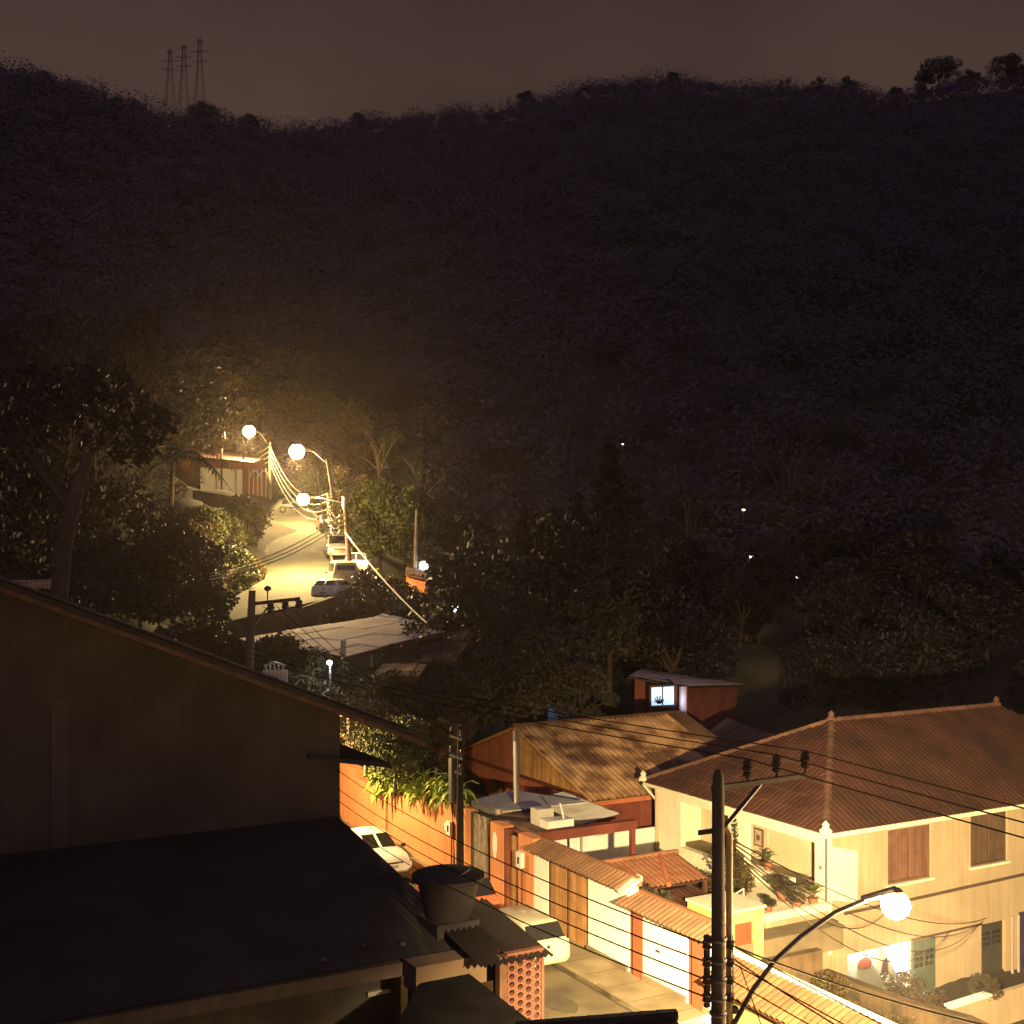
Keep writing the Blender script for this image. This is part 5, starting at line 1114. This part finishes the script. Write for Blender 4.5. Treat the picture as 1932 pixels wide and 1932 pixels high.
p = c.lerp(e, .32)+Vector((0, 0, .45)); mb = MB(); mb.lathe(p, [(.02, -.4), (.03, 0), (.14, .05), (.14, .15), (.04, .22)], 8); tp4.part('insulator', mb, porcelain, parent=arm, smooth=True)
mb = MB(); mb.tube([b4-Vector((0, 0, 1.5)), c.lerp(e, .4)], .04, 5); tp4.part('brace', mb, metal_grey)
tp5, a5, b5 = far_pole('short pale post in front of the grey sheet roof', 643, 54, 1325, 1208, .14, M('post_pale', (.50, .42, .30), .85, var=.2), 648)
tp6, a6, b6 = far_pole('thin pale pole beside the bluish lamp', 783, 88, 1085, 962, .12, pole_conc, 786)
# lamps of the hill road
HC = (1., .67, .27)
DN = ((0, -.12, -1), 168, .4, .6)
q = lambda u, v, D: Vector(P(u, v, D))
lamp('farthest of the three warm lamps above the hill road', [tuple(b1-Vector((0, 0, .6))), q(492, 818, 137), q(482, 812, 136)], q(470, 814, 135.5), .7, 14000, HC, tuple(b1), .06, bowl_e=30, spot=DN)
lamp('largest warm lamp in the middle above the hill road', [tuple(b2-Vector((0, 0, .4))), q(592, 852, 111), q(575, 848, 111)], q(560, 852, 111), .72, 16000, HC, tuple(b2), .06, bowl_e=30, spot=DN)
lamp('lowest of the three warm lamps beside the brown pole', [tuple(b3-Vector((0, 0, .3))), q(612, 940, 81), q(588, 938, 81.5)], q(572, 942, 81), .42, 14000, HC, tuple(b3), .05, bowl_e=30, spot=DN)
CW = (.72, .86, 1.)
t_ = lamp('bluish white lamp by the red shed at the valley edge', [tuple(b6-Vector((0, 0, 3.6))), q(792, 1062, 87.6)], q(800, 1067, 87.5), .34, 900, CW, tuple(a6), .04, bowl_e=16)
for u, v, D, r, w, lab, c in ((858, 1148, 72, .22, 260, 'small white lamp on the dark house below the bluish lamp', CW), (622, 1250, 50, .12, 90, 'small bluish lamp in the bushes left of the pale post', CW),
        (1403, 962, 74, .11, 3, 'upper tiny light in the dark forest on the right', (1, .9, .6)), (1417, 1051, 73, .15, 4, 'brighter tiny light low in the dark forest', (1, .92, .7)), (1503, 1090, 72, .10, 3, 'rightmost tiny light in the dark forest', (1, .95, .8)), (1175, 838, 72, .07, 2, 'highest tiny light in the dark forest', (.9, .9, 1)),
        (868, 1152, 73, .1, 10, 'dim small lamp right of the white house lamp', (1, .9, .7))):
    if D < 80 and u > 1100: D = next((q for q in np.arange(106, 260, .5) if tz(u, q)+8.5 > P(u, v, q)[2]), D); r *= D/74
    base = P(u, v, D); c0 = Vector(base); zt = tz(u, D)
    t = T('lamp', lab, 'lamp', base, street=False)
    mb = MB(); mb.ball(c0, r, 12, 8, .8 if D < 100 else .55); t.part('glass_bowl', mb, M('small_bowl_%d' % u, c, .3, emit=(c, 14 if D < 100 else 4)), smooth=True)
    mb = MB(); mb.tube([c0+Vector((0, .02+r, -.1)), (c0.x, c0.y+r+.02, min(zt-.2, c0.z-1))], .05, 6); mb.tube([c0+Vector((0, r+.02, -.1)), c0+Vector((0, 0, r*.7))], .04, 5); t.part('post', mb, metal_dark)
    if w > 20:
        L = bpy.data.lights.new('lamp_light', 'POINT'); L.energy = w; L.color = c; L.shadow_soft_size = .1; lo = obj('lamp_light', L, t.root); lo.location = (0, -.15, -r-.15)
# wires of the hill road
t = T('hill_wires', 'bundles of pale wires strung between the hill road poles', 'wires', tuple(b2), street=False)
for k in range(4):
    o_ = Vector((0, 0, -.4-.55*k))
    mb = MB(); wire(mb, b1+o_*1.2, b2+o_*1.3-Vector((0, 0, 2.6)), 2.2, .04, 16); t.part('wire', mb, cable_pale)
    mb = MB(); wire(mb, b2+o_*1.3-Vector((0, 0, 2.6)), b3+Vector((-.3, 0, -1.1-.32*k)), .9, .035, 14); t.part('wire', mb, cable_pale)
    mb = MB(); wire(mb, b1+o_, Vector(P(440, 868+k*9, 150)), .4, .035, 8); t.part('wire', mb, cable_pale)
for k in range(2):
    mb = MB(); wire(mb, Vector(P(599, 890, 100)), b3-Vector((0, 0, 4.6+.4*k)), 2.6, .06, 16); t.part('wire', mb, cable_pale)
mb = MB(); wire(mb, b3-Vector((0, 0, 2.2)), Vector(P(812, 1182, 64)), .3, .055, 14); t.part('guy_cable', mb, cable_pale)
for k in range(3):
    mb = MB(); wire(mb, b3-Vector((.3, 0, 1.2+.3*k)), Vector(P(395, 1082+k*6, 60)), .5, .03, 16); t.part('wire', mb, cable_pale)
for k in range(3):
    mb = MB(); wire(mb, b4+Vector((.4+.55*k, 0, -.6)), Vector(W(qk, qj, 7.0)), .4, .014, 10); t.part('wire', mb, cable)

# ------------------------------------------------------------------ middle ground: grey sheet roof, red roofs, houses on the slope
b = P(640, 1250, 60)
t = T('carport', 'large grey sheet roof on posts below the road bend', 'carport', (b[0], b[1], 6.5), street=False)
def quad_roof(t, px4, th, mat, rows, cols, sheet):
    c = [Vector(P(*q)) for q in px4]; mb = MB(); dn = Vector((0, 0, th)); mb.hexa([*[p-dn for p in c], *[p-Vector((0, 0, .03)) for p in c]]); rf = t.part('roof', mb, mat)
    for i in range(cols):
        for k in range(rows):
            f = lambda a, d: c[0].lerp(c[1], a).lerp(c[3].lerp(c[2], a), d)
            a0, a1, d0, d1 = i/cols+.003, (i+1)/cols-.003, k/rows-.01, (k+1)/rows; z = Vector((0, 0, .02+.025*((i+k) % 2)+R.uniform(0, .012)))
            mb = MB(); n = 8; vs = []
            for d in (d0, d1): vs += [f(a0+(a1-a0)*j/n, d)+z+Vector((0, 0, .025 if j % 2 else 0)) for j in range(n+1)]
            mb.add(vs, [(j, j+1, n+2+j, n+1+j) for j in range(n)]); t.part('sheet', mb, sheet, parent=rf)
    return c
grey_sheet = M('grey_sheet', (.80, .67, .46), .75, var=.22, scale=.5, bump=.1)
cc = quad_roof(t, [(446, 1206, 60), (655, 1240, 56), (838, 1192, 61), (700, 1166, 66)], .18, dark_wood, 3, 5, grey_sheet)
for p in (cc[0].lerp(cc[1], .5), cc[1], cc[1].lerp(cc[2], .5), cc[2], cc[3]):
    mb = MB(); mb.tube([(p.x, p.y+.3, p.z-.2), (p.x, p.y+.3, p.z-4.5)], .08, 6); t.part('post', mb, metal_grey)
t = T('carport', 'small white sheet roof with pale edge behind the grey roof', 'carport', P(760, 1190, 68), street=False)
quad_roof(t, [(702, 1166, 67), (805, 1183, 66), (795, 1176, 71), (722, 1158, 72)], .12, plastic_white, 1, 4, corr_white)
for u in (720, 790): 
    p = P(u, 1172, 69); mb = MB(); mb.tube([(p[0], p[1], p[2]-.3), (p[0], p[1], p[2]-4)], .06, 5); t.part('post', mb, metal_grey)
def hut(label, px4, D, wallm, roofm, th=2.6, rows=2, cols=4, inset=.4, cat='house'):
    c = [Vector(P(*q)) for q in px4]; cen = sum(c, Vector())/4
    t = T('house', label, cat, (cen.x, cen.y, min(p.z for p in c)-th), street=False)
    quad_roof(t, px4, .12, dark_wood, rows, cols, roofm)
    q = [p.lerp(cen, .12) for p in c]; dn = Vector((0, 0, .14)); mb = MB(); zb = min(p.z for p in c)-th
    mb.hexa([(p.x, p.y, zb-2) for p in q]+[tuple(p-dn) for p in q]); t.part('wall', mb, wallm); return t, c, q
hut('brown tiled house roof to the right of the grey sheet roof', [(716, 1250, 56), (862, 1250, 56), (905, 1180, 64), (838, 1196, 63)], 58, maroon_paint, tile_old, 2.4, 3, 6)
hut('small ribbed sheet roof under the brown roof', [(700, 1276, 53), (790, 1278, 53), (806, 1254, 55.5), (724, 1254, 55.5)], 54, dark_render, corr_new, 1.6, 1, 5)
hut('red shed wall beside the bluish lamp', [(764, 1082, 84), (806, 1092, 82), (806, 1066, 92), (768, 1060, 92)], 85, M('shed_red', (.46, .13, .06), .85, var=.2, streak=.2), corr_dark, 3.2, 1, 3)
hut('dark valley house with the small white lamp', [(836, 1142, 74), (886, 1150, 72), (892, 1128, 84), (842, 1122, 84)], 75, M('dark_blue_wall', (.10, .13, .15), .85, var=.2), corr_dark, 2.6, 1, 3)
# house with the lit window
t, c, q = hut('dark hut with corrugated roof and one bluish lit window', [(1186, 1276, 71), (1300, 1296, 70), (1405, 1292, 79), (1210, 1262, 80)], 74, maroon_paint, grey_sheet, 2.6, 2, 6)
wl = [Vector(P(u, v, 69.2)) for u, v in ((1229, 1331), (1271, 1329), (1271, 1295), (1229, 1297))]
mb = MB(); mb.hexa([wl[0]-Vector((.12, 0, .12)), wl[1]+Vector((.12, 0, -.12)), wl[1]+Vector((.12, 3, -.12)), wl[0]+Vector((-.12, 3, -.12)), wl[3]+Vector((-.12, 0, .1)), wl[2]+Vector((.12, 0, .1)), wl[2]+Vector((.12, 3, .1)), wl[3]+Vector((-.12, 3, .1))]); w = t.part('window', mb, dark_wood)
for a, b_ in ((0, .47), (.53, 1)):
    p = [wl[0].lerp(wl[1], a), wl[0].lerp(wl[1], b_), wl[3].lerp(wl[2], b_), wl[3].lerp(wl[2], a)]; mb = MB(); mb.prism([x-Vector((0, .02, 0)) for x in p], (0, -.02, 0)); t.part('pane', mb, M('pane_lit', (.5, .7, .8), .4, emit=((.50, .78, 1.0), .95)), parent=w)
mb = MB(); g0 = wl[0].lerp(wl[1], .35)
for i in range(9): a = i*.7; mb.tube([g0+Vector((0, -.06, .1)), g0+Vector((.28*math.cos(a), -.07, .32+.22*math.sin(a)))], .035, 4)
t.part('window_plant', mb, leaf_dark)
p = Vector(P(1289, 1295, 69)); mb = MB(); mb.tube([p, p-Vector((0, 0, 2.4))], .22, 8); t.part('column', mb, M('mauve_col', (.40, .30, .34), .8, var=.15))
L = bpy.data.lights.new('window_glow', 'POINT'); L.energy = 40; L.color = (.6, .8, 1.); L.shadow_soft_size = .2; lo = obj('window_glow', L, t.root); lo.location = wl[1]+Vector((.3, -.9, .3))-Vector(t.base)
hut('long dark roof between the corrugated house and the cream house', [(1300, 1410, 58), (1400, 1440, 54), (1500, 1400, 60), (1370, 1356, 68)], 60, dark_render, corr_dark, 2, 2, 4)
t, c, q = hut('half hidden bluish house behind the big dark tree', [(1030, 1258, 66), (1080, 1262, 66), (1092, 1246, 72), (1036, 1244, 72)], 68, M('blue_wall', (.16, .2, .26), .8, var=.2), corr_dark, 3, 1, 2)
for u, v, s in ((1041, 1262, .2), (1044, 1292, .16), (1036, 1278, .12), (1067, 1298, .12)):
    p = Vector(P(u, v, 64.5)); mb = MB(); mb.box(p.x-s, p.x+s, p.y-.05, p.y, p.z-s*1.6, p.z+s*1.6); t.part('lit_pane', mb, M('pane_dim', (.4, .5, .6), .4, emit=((.55, .7, 1.0), .22)))
L = bpy.data.lights.new('yard_light', 'POINT'); L.energy = 60; L.color = (.65, .8, 1.); L.shadow_soft_size = .1; lo = obj('yard_light', L, t.root); lo.location = Vector(P(1060, 1330, 64))-Vector(t.base)
# pale chair-like gate by the dark roof
p = P(519, 1275, 47)
t = T('gate_post', 'pale wrought gate piece showing above the dark roof edge', 'gate', p, street=False)
for i in range(5):
    x = p[0]-.35+i*.16; mb = MB(); mb.tube([(x, p[1], p[2]-1), (x, p[1], p[2]+.35+.08*math.sin(i*math.pi/4))], .035, 5); t.part('bar', mb, plastic_white)
mb = MB(); mb.tube([(p[0]-.42+.1*i, p[1], p[2]+.38+.12*math.sin(i*math.pi/8)) for i in range(9)], .05, 6); t.part('top_rail', mb, plastic_white)
mb = MB(); mb.box(p[0]-.5, p[0]+.45, p[1]+.1, p[1]+.2, p[2]-1, p[2]+.2); t.part('panel', mb, cream_paint)
hut('brown roof corner at the left edge behind the dark roof', [(-20, 1118, 46), (110, 1112, 46), (130, 1094, 54), (-30, 1098, 54)], 48, maroon_paint, corr_new, 2, 1, 4)

# ------------------------------------------------------------------ trees
far_g = 'trees on the dark slope'
# lit bushes left of the hill road
gs = []
for i, (k, u, D, vt, vb) in enumerate((('warm2', 440, 92, 1000, 1110), ('mid', 442, 96, 1015, 1090), ('warm2', 405, 90, 995, 1110), ('mid', 462, 90, 1040, 1120), ('mid', 425, 97, 1005, 1070), ('warm2', 470, 84, 1055, 1140), ('mid', 430, 84, 1060, 1150), ('warm2', 395, 80, 1070, 1170), ('mid', 380, 98, 985, 1060))):
    gs.append(treeP(k, 'lamplit yellow green bush on the bank left of the hill road', 'bush', u, D, vt, vb, group='lamplit bushes left of the road'))
number(gs, 'lamplit bushes on the road bank')
gs = []
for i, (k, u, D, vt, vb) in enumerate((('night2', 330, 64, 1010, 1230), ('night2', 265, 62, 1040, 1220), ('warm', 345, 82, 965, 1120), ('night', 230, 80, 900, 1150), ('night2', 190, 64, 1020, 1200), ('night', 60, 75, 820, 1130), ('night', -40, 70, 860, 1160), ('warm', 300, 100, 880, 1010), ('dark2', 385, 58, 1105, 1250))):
    gs.append(treeP(k, 'dim bushy tree on the dark bank behind the foreground roof', 'tree', u, D, vt, vb, group='dim trees on the left bank'))
number(gs, 'dim trees behind the foreground roof')
gs = []
for i, (k, u, D, vt) in enumerate((('night', 120, 105, 660), ('night', 250, 120, 640), ('dark', 312, 128, 640), ('night', 20, 110, 640), ('warm', 420, 150, 700), ('night', 180, 140, 600), ('night', 310, 150, 585), ('warm', 500, 165, 715), ('warm', 570, 165, 725), ('warm', 640, 160, 740), ('warm', 620, 150, 800), ('warm', 700, 150, 770), ('warm', 550, 172, 660), ('dark', 420, 175, 620))):
    gs.append(treeP(k, 'tall tree rising behind the hill road lamps', 'tree', u, D, vt, group='tall trees behind the hill lamps'))
number(gs, 'tall trees behind the hill lamps')
gs = []
for i, (k, u, D, vt, vb) in enumerate((('mid', 590, 148, 885, 945), ('bush', 540, 146, 905, 945), ('mid', 625, 130, 890, 975), ('bush', 560, 132, 925, 965))):
    gs.append(treeP(k, 'small lamplit tree at the far end of the hill road', 'tree', u, D, vt, vb, group='small trees at the road end'))
number(gs, 'small trees ending the hill road')
gs = []
for i, (k, u, D, vt, vb) in enumerate((('mid', 715, 92, 915, 1075), ('mid', 765, 96, 930, 1080), ('mid', 690, 104, 945, 1030), ('dark2', 800, 90, 990, 1090), ('warm', 660, 118, 880, 1000))):
    gs.append(treeP(k, 'rounded green tree lit from the left beside the parked cars', 'tree', u, D, vt, vb, group='lit green trees right of the road'))
number(gs, 'rounded green trees beside the cars')
for u, D, vt, vb, lab in ((800, 104, 850, 1075, 'pale branching tree with bare limbs right of the hill road'), (715, 130, 800, 960, 'thin bare tree behind the middle lamp'), (1300, 120, 880, 1110, 'faint bare tree standing in the dark forest'), (1490, 135, 770, 1120, 'faint tall bare tree among the forest lights')):
    treeP('bare' if u < 900 else 'bare2', lab, 'tree', u, D, vt, vb)
gs = []
for i in range(26):
    f = i/25; D = 79+19*((i*.618) % 1); ul = float(np.interp(D, [75, 82, 95, 115, 140], [440, 498, 505, 488, 478])); u = ul-38-(ul-400)*((i*.381) % 1)*.95
    gs.append(tree(('bush', 'bushw', 'bush', 'bushd')[i % 4], 'low bush', 'bush', *G(u, D, 0)[:2], tz(u, D)-.2, R.uniform(.7, 1.25), group='low bushes on the road bank'))
for t_ in gs: t_.root['label'] = 'low lamplit ground bush on the bank left of the hill road'
gs = []
for i in range(12):
    u = 430+i*14; D = 156+((i*7) % 5)*4
    gs.append(treeP(('warm', 'dark', 'warm2')[i % 3], 'dim tree', 'tree', u, D, CZ and (HZ-(tz(u, D)+6.5-CZ)*F/D), group='dim trees closing the hill road'))
number(gs, 'dim trees closing the hill road')
# bushes on the bend, slope and under the carport
gs = []
for i, (k, u, D, vt, vb) in enumerate((('bushd', 690, 79, 1085, 1165), ('bushd', 725, 76, 1075, 1165), ('bushd', 668, 74, 1112, 1180), ('bushd', 752, 82, 1085, 1150), ('bushw', 795, 78, 1105, 1170), ('bushw', 830, 74, 1125, 1190), ('bushd', 710, 72, 1110, 1175), ('bushd', 640, 71, 1130, 1190))):
    gs.append(treeP(k, 'dark hedge bush on the outside of the road bend', 'bush', u, D, vt, vb, group='hedge bushes on the bend'))
number(gs, 'dark hedge bushes outside the road bend')
gs = []
for i, (k, u, D, vt, vb) in enumerate((('mid', 520, 54, 1205, 1340), ('bushd', 560, 53, 1220, 1320), ('warm2', 590, 52, 1225, 1345), ('bushd', 490, 55, 1195, 1300), ('bushw', 615, 52, 1240, 1340), ('bushd', 450, 56, 1190, 1280), ('bushw', 575, 50, 1265, 1360))):
    gs.append(treeP(k, 'garden bush between the dark roof and the grey sheet roof', 'bush', u, D, vt, vb, group='bushes below the grey roof'))
number(gs, 'garden bushes below the grey sheet roof')
gs = []
for i, (k, u, D, vt, vb) in enumerate((('warm2', 735, 52, 1270, 1440), ('warm2', 690, 50, 1320, 1450), ('mid', 745, 48.5, 1355, 1490), ('dark2', 800, 54, 1280, 1450), ('warm2', 820, 50, 1360, 1490), ('dark2', 770, 58, 1230, 1400))):
    gs.append(treeP(k, 'small yard tree rising behind the orange wall', 'tree', u, D, vt, vb, group='yard trees behind the orange wall'))
number(gs, 'small yard trees behind the orange wall')
gs = []
for i, (k, u, D, vt, vb) in enumerate((('dark', 880, 62, 1140, 1400), ('dark', 960, 60, 1150, 1400), ('dark2', 1010, 58, 1220, 1400), ('dark', 920, 68, 1040, 1330), ('warm', 905, 74, 1020, 1260), ('dark', 1000, 74, 975, 1300), ('dark2', 860, 70, 1170, 1330), ('dark2', 1100, 60, 1260, 1390), ('dark', 1080, 66, 1100, 1370), ('dark2', 850, 56, 1260, 1420))):
    gs.append(treeP(k, 'big dark tree crown in the hollow behind the corrugated house', 'tree', u, D, vt, vb, group='dark trees in the hollow'))
number(gs, 'big dark trees behind the corrugated house')
gs = []
for u, D, vt, vb in ((1150, 78, 835, 1300), (1090, 80, 930, 1290), (1195, 82, 900, 1300), (985, 80, 950, 1280), (1040, 84, 955, 1270), (1240, 86, 1010, 1280)):
    gs.append(treeP('spire', 'slender pointed tree in the dark grove', 'tree', u, D, vt, vb, group='pointed trees in the grove', sz=1.0))
number(gs, 'slender pointed trees in the dark grove')
for i in range(26):
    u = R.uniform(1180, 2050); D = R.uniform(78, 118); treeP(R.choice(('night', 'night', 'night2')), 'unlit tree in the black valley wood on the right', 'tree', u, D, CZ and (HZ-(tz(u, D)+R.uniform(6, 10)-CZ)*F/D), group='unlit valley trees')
# palm at the left of the hill road and the dark trunk
q = P(318, 1010, 80); hgt = P(0, 868, 80)[2]-q[2]
t = T('palm_tree', 'dark palm with drooping fronds against the lit wall', 'palm tree', q, street=False)
mb = MB(); top = Vector(q)+Vector((.3, 0, hgt)); mb.tube([Vector(q)-Vector((0, 0, 1)), Vector(q)+Vector((.2, 0, hgt*.5)), top], [.2, .17, .14], 8); t.part('trunk', mb, bark, smooth=True)
for i in range(13):
    a = i*2.4; L = R.uniform(2.8, 4.2); el_ = R.uniform(.1, .9); mb = MB(); sp_ = []
    for s in range(9):
        f = s/8; sp_.append(top+Vector((math.cos(a)*L*f, math.sin(a)*L*f, L*(el_*f-1.05*f*f))))
    mb.tube(sp_, [.05*(1-s/9)+.012 for s in range(9)], 4); side = Vector((-math.sin(a), math.cos(a), 0))
    for s in range(1, 9):
        for sg in (-1, 1):
            for h_ in (0, .5):
                p = sp_[s-1].lerp(sp_[s], h_); w_ = .75*math.sin(math.pi*(s+h_)/9.6)+.1; d = (sp_[s]-sp_[s-1]).normalized()
                mb.add([p-d*.05, p+side*sg*w_+d*w_*.5-Vector((0, 0, w_*.55)), p+d*.09], [(0, 1, 2)])
    t.part('frond', mb, leaf_dark)
q = P(103, 1125, 44); t = T('tree', 'tall dark trunk and branches left of the road above the roof edge', 'tree', q, street=False)
mb = MB(); mb.tube([Vector(q)-Vector((0, 0, 2)), P(118, 1040, 44), P(140, 950, 44.3), P(165, 860, 44.6)], [.36, .31, .26, .2], 9); mb.tube([P(135, 965, 44.3), P(70, 880, 45), P(30, 830, 45.5)], [.16, .1, .05], 6); mb.tube([P(160, 870, 44.6), P(230, 800, 45), P(290, 790, 45)], [.14, .08, .04], 6); t.part('trunk', mb, bark, smooth=True)
cl = [(*P(u, v, D), r) for u, v, D, r in ((165, 800, 44.8, 1.5), (90, 780, 45.5, 1.4), (230, 770, 45, 1.3), (30, 810, 45.4, 1.3), (290, 800, 45, 1.0), (140, 730, 45, 1.3), (200, 720, 45.3, 1.1), (60, 730, 46, 1.2), (250, 850, 45, .9))]
cl = [(x-q[0], y-q[1], z-q[2], r) for x, y, z, r in cl]; obj('crown', leaves_mesh('crown', 31, cl, 260, .17, leaf_unlit), t.root)
t = T('tree', 'pale flowering twigs catching light left of the farthest lamp', 'tree', P(180, 800, 90), street=False)
cl = []; q = P(180, 800, 90)
for u, v in ((148, 752), (143, 760), (160, 764), (200, 768), (212, 775), (226, 764)): p = P(u, v, 90); cl.append((p[0]-q[0], 0, p[2]-q[2], .18))
mb = MB(); mb.tube([(q[0], q[1], tz(180, 90)), P(178, 830, 90), P(150, 756, 90)], [.14, .1, .04], 5); mb.tube([P(178, 830, 90), P(212, 770, 90)], [.07, .03], 4); t.part('trunk', mb, bark)
obj('flowers', leaves_mesh('flowers', 5, cl, 14, .12, M('petal', (.75, .72, .74), .7, var=.1)), t.root)

# forest on the hill: one mass of canopy clumps
rs = np.random.RandomState(3); C_ = []
n = 5200
uu = rs.uniform(-420, 2350, n); tt = rs.uniform(0, 1, n)**.8; Dr = ridgeD(uu); d0 = np.interp(uu, [-420, 300, 600, 800, 2700], [132, 150, 158, 121, 121]); dd = d0+(Dr+8-d0)*tt
keep = dd > 0; uu, dd = uu[keep], dd[keep]
zz = terr(uu, dd); sz = rs.uniform(2.2, 4.6, len(uu))*np.where(dd > 250, 1.15, 1.)
cl = np.stack([(uu-CX)/F*dd, dd, zz+rs.uniform(2.5, 5.5, len(uu)), sz], 1)
m2 = 700; u2 = rs.uniform(-200, 2200, m2); D2 = ridgeD(u2)+rs.uniform(-6, 4, m2)
cl2 = np.stack([(u2-CX)/F*D2, D2, terr(u2, D2)+rs.uniform(.8, 3.4, m2), rs.uniform(1.0, 1.9, m2)], 1)
o = obj('forest', leaves_mesh('forest', 4, np.concatenate([cl, cl2]), 120, .44, leaf_forest, spread=1.0, up=1.)); o['kind'] = 'stuff'
# single trees on the skyline
gs = []
for u, vt, k, s in ((992, 176, 'dark2', .9), (1545, 146, 'warm', 1), (1600, 146, 'dark', 1), (1772, 116, 'umbrella', 1), (1900, 110, 'umbrella', 1), (1820, 132, 'dark', 1), (1745, 140, 'dark2', 1), (1925, 125, 'dark', 1), (385, 200, 'umbrella', 1), (470, 221, 'dark2', .9), (1690, 168, 'dark2', 1), (80, 136, 'dark', 1), (230, 178, 'dark', 1), (1480, 150, 'warm', 1), (1840, 140, 'dark2', 1), (675, 216, 'dark2', 1), (1270, 138, 'dark2', 1)):
    D = float(ridgeD(u))-2; gs.append(treeP(k, 'lone tree silhouetted on the ridge skyline', 'tree', u, D, vt, group='trees on the skyline', mats=None))
number(gs, 'lone trees on the ridge skyline')
# three pylons behind the ridge
for u, vt, lab in ((321, 92, 'leftmost lattice pylon on the ridge'), (347, 84, 'middle slim lattice pylon on the ridge'), (377, 72, 'tallest lattice pylon on the ridge')):
    D = 420; zt = P(0, vt, D)[2]; zb = P(0, 235, D)[2]-4; x = G(u, D, 0)[0]; h = zt-zb
    t = T('pylon', lab, 'pylon', (x, D, zb), street=False); leg = lambda f, sx, sy: Vector((x+sx*(2.3*(1-f)**1.4+.35), D+sy*(2.3*(1-f)**1.4+.35), zb+h*f))
    for sx in (-1, 1):
        for sy in (-1, 1):
            mb = MB(); mb.tube([leg(f, sx, sy) for f in (0, .25, .5, .75, 1)], .08, 4); t.part('leg', mb, metal_dark)
    mb = MB()
    for i in range(9):
        f0, f1 = i/9, (i+1)/9
        for s in (-1, 1): mb.tube([leg(f0, -s, -1), leg(f1, s, -1)], .04, 3); mb.tube([leg(f0, -1, -s), leg(f1, -1, s)], .04, 3)
    t.part('lattice', mb, metal_dark)
    for f, w_ in ((.96, 1.6), (.86, 3.4), (.76, 2.6)):
        mb = MB(); z = zb+h*f; mb.tube([(x-w_, D, z), (x, D, z+.5), (x+w_, D, z)], .07, 4); mb.tube([(x-w_, D, z), (x+w_, D, z)], .06, 4); t.part('crossarm', mb, metal_dark)

# night haze
hz = M('haze_air', (1, 1, 1))
nt = hz.node_tree; n = nt.nodes; n.clear(); o_ = n.new('ShaderNodeOutputMaterial'); pv = n.new('ShaderNodeVolumePrincipled')
pv.inputs['Color'].default_value = (1., .84, .80, 1); pv.inputs['Density'].default_value = HAZE; pv.inputs['Anisotropy'].default_value = HAZE_G
nt.links.new(pv.outputs[0], o_.inputs['Volume'])
if HAZE > 0:
    mb = MB(); mb.box(-1200, 1200, -30, 1300, -75, 330); one('haze', None, None, mb, hz, (0, 0, 0), street=False, kind='stuff')
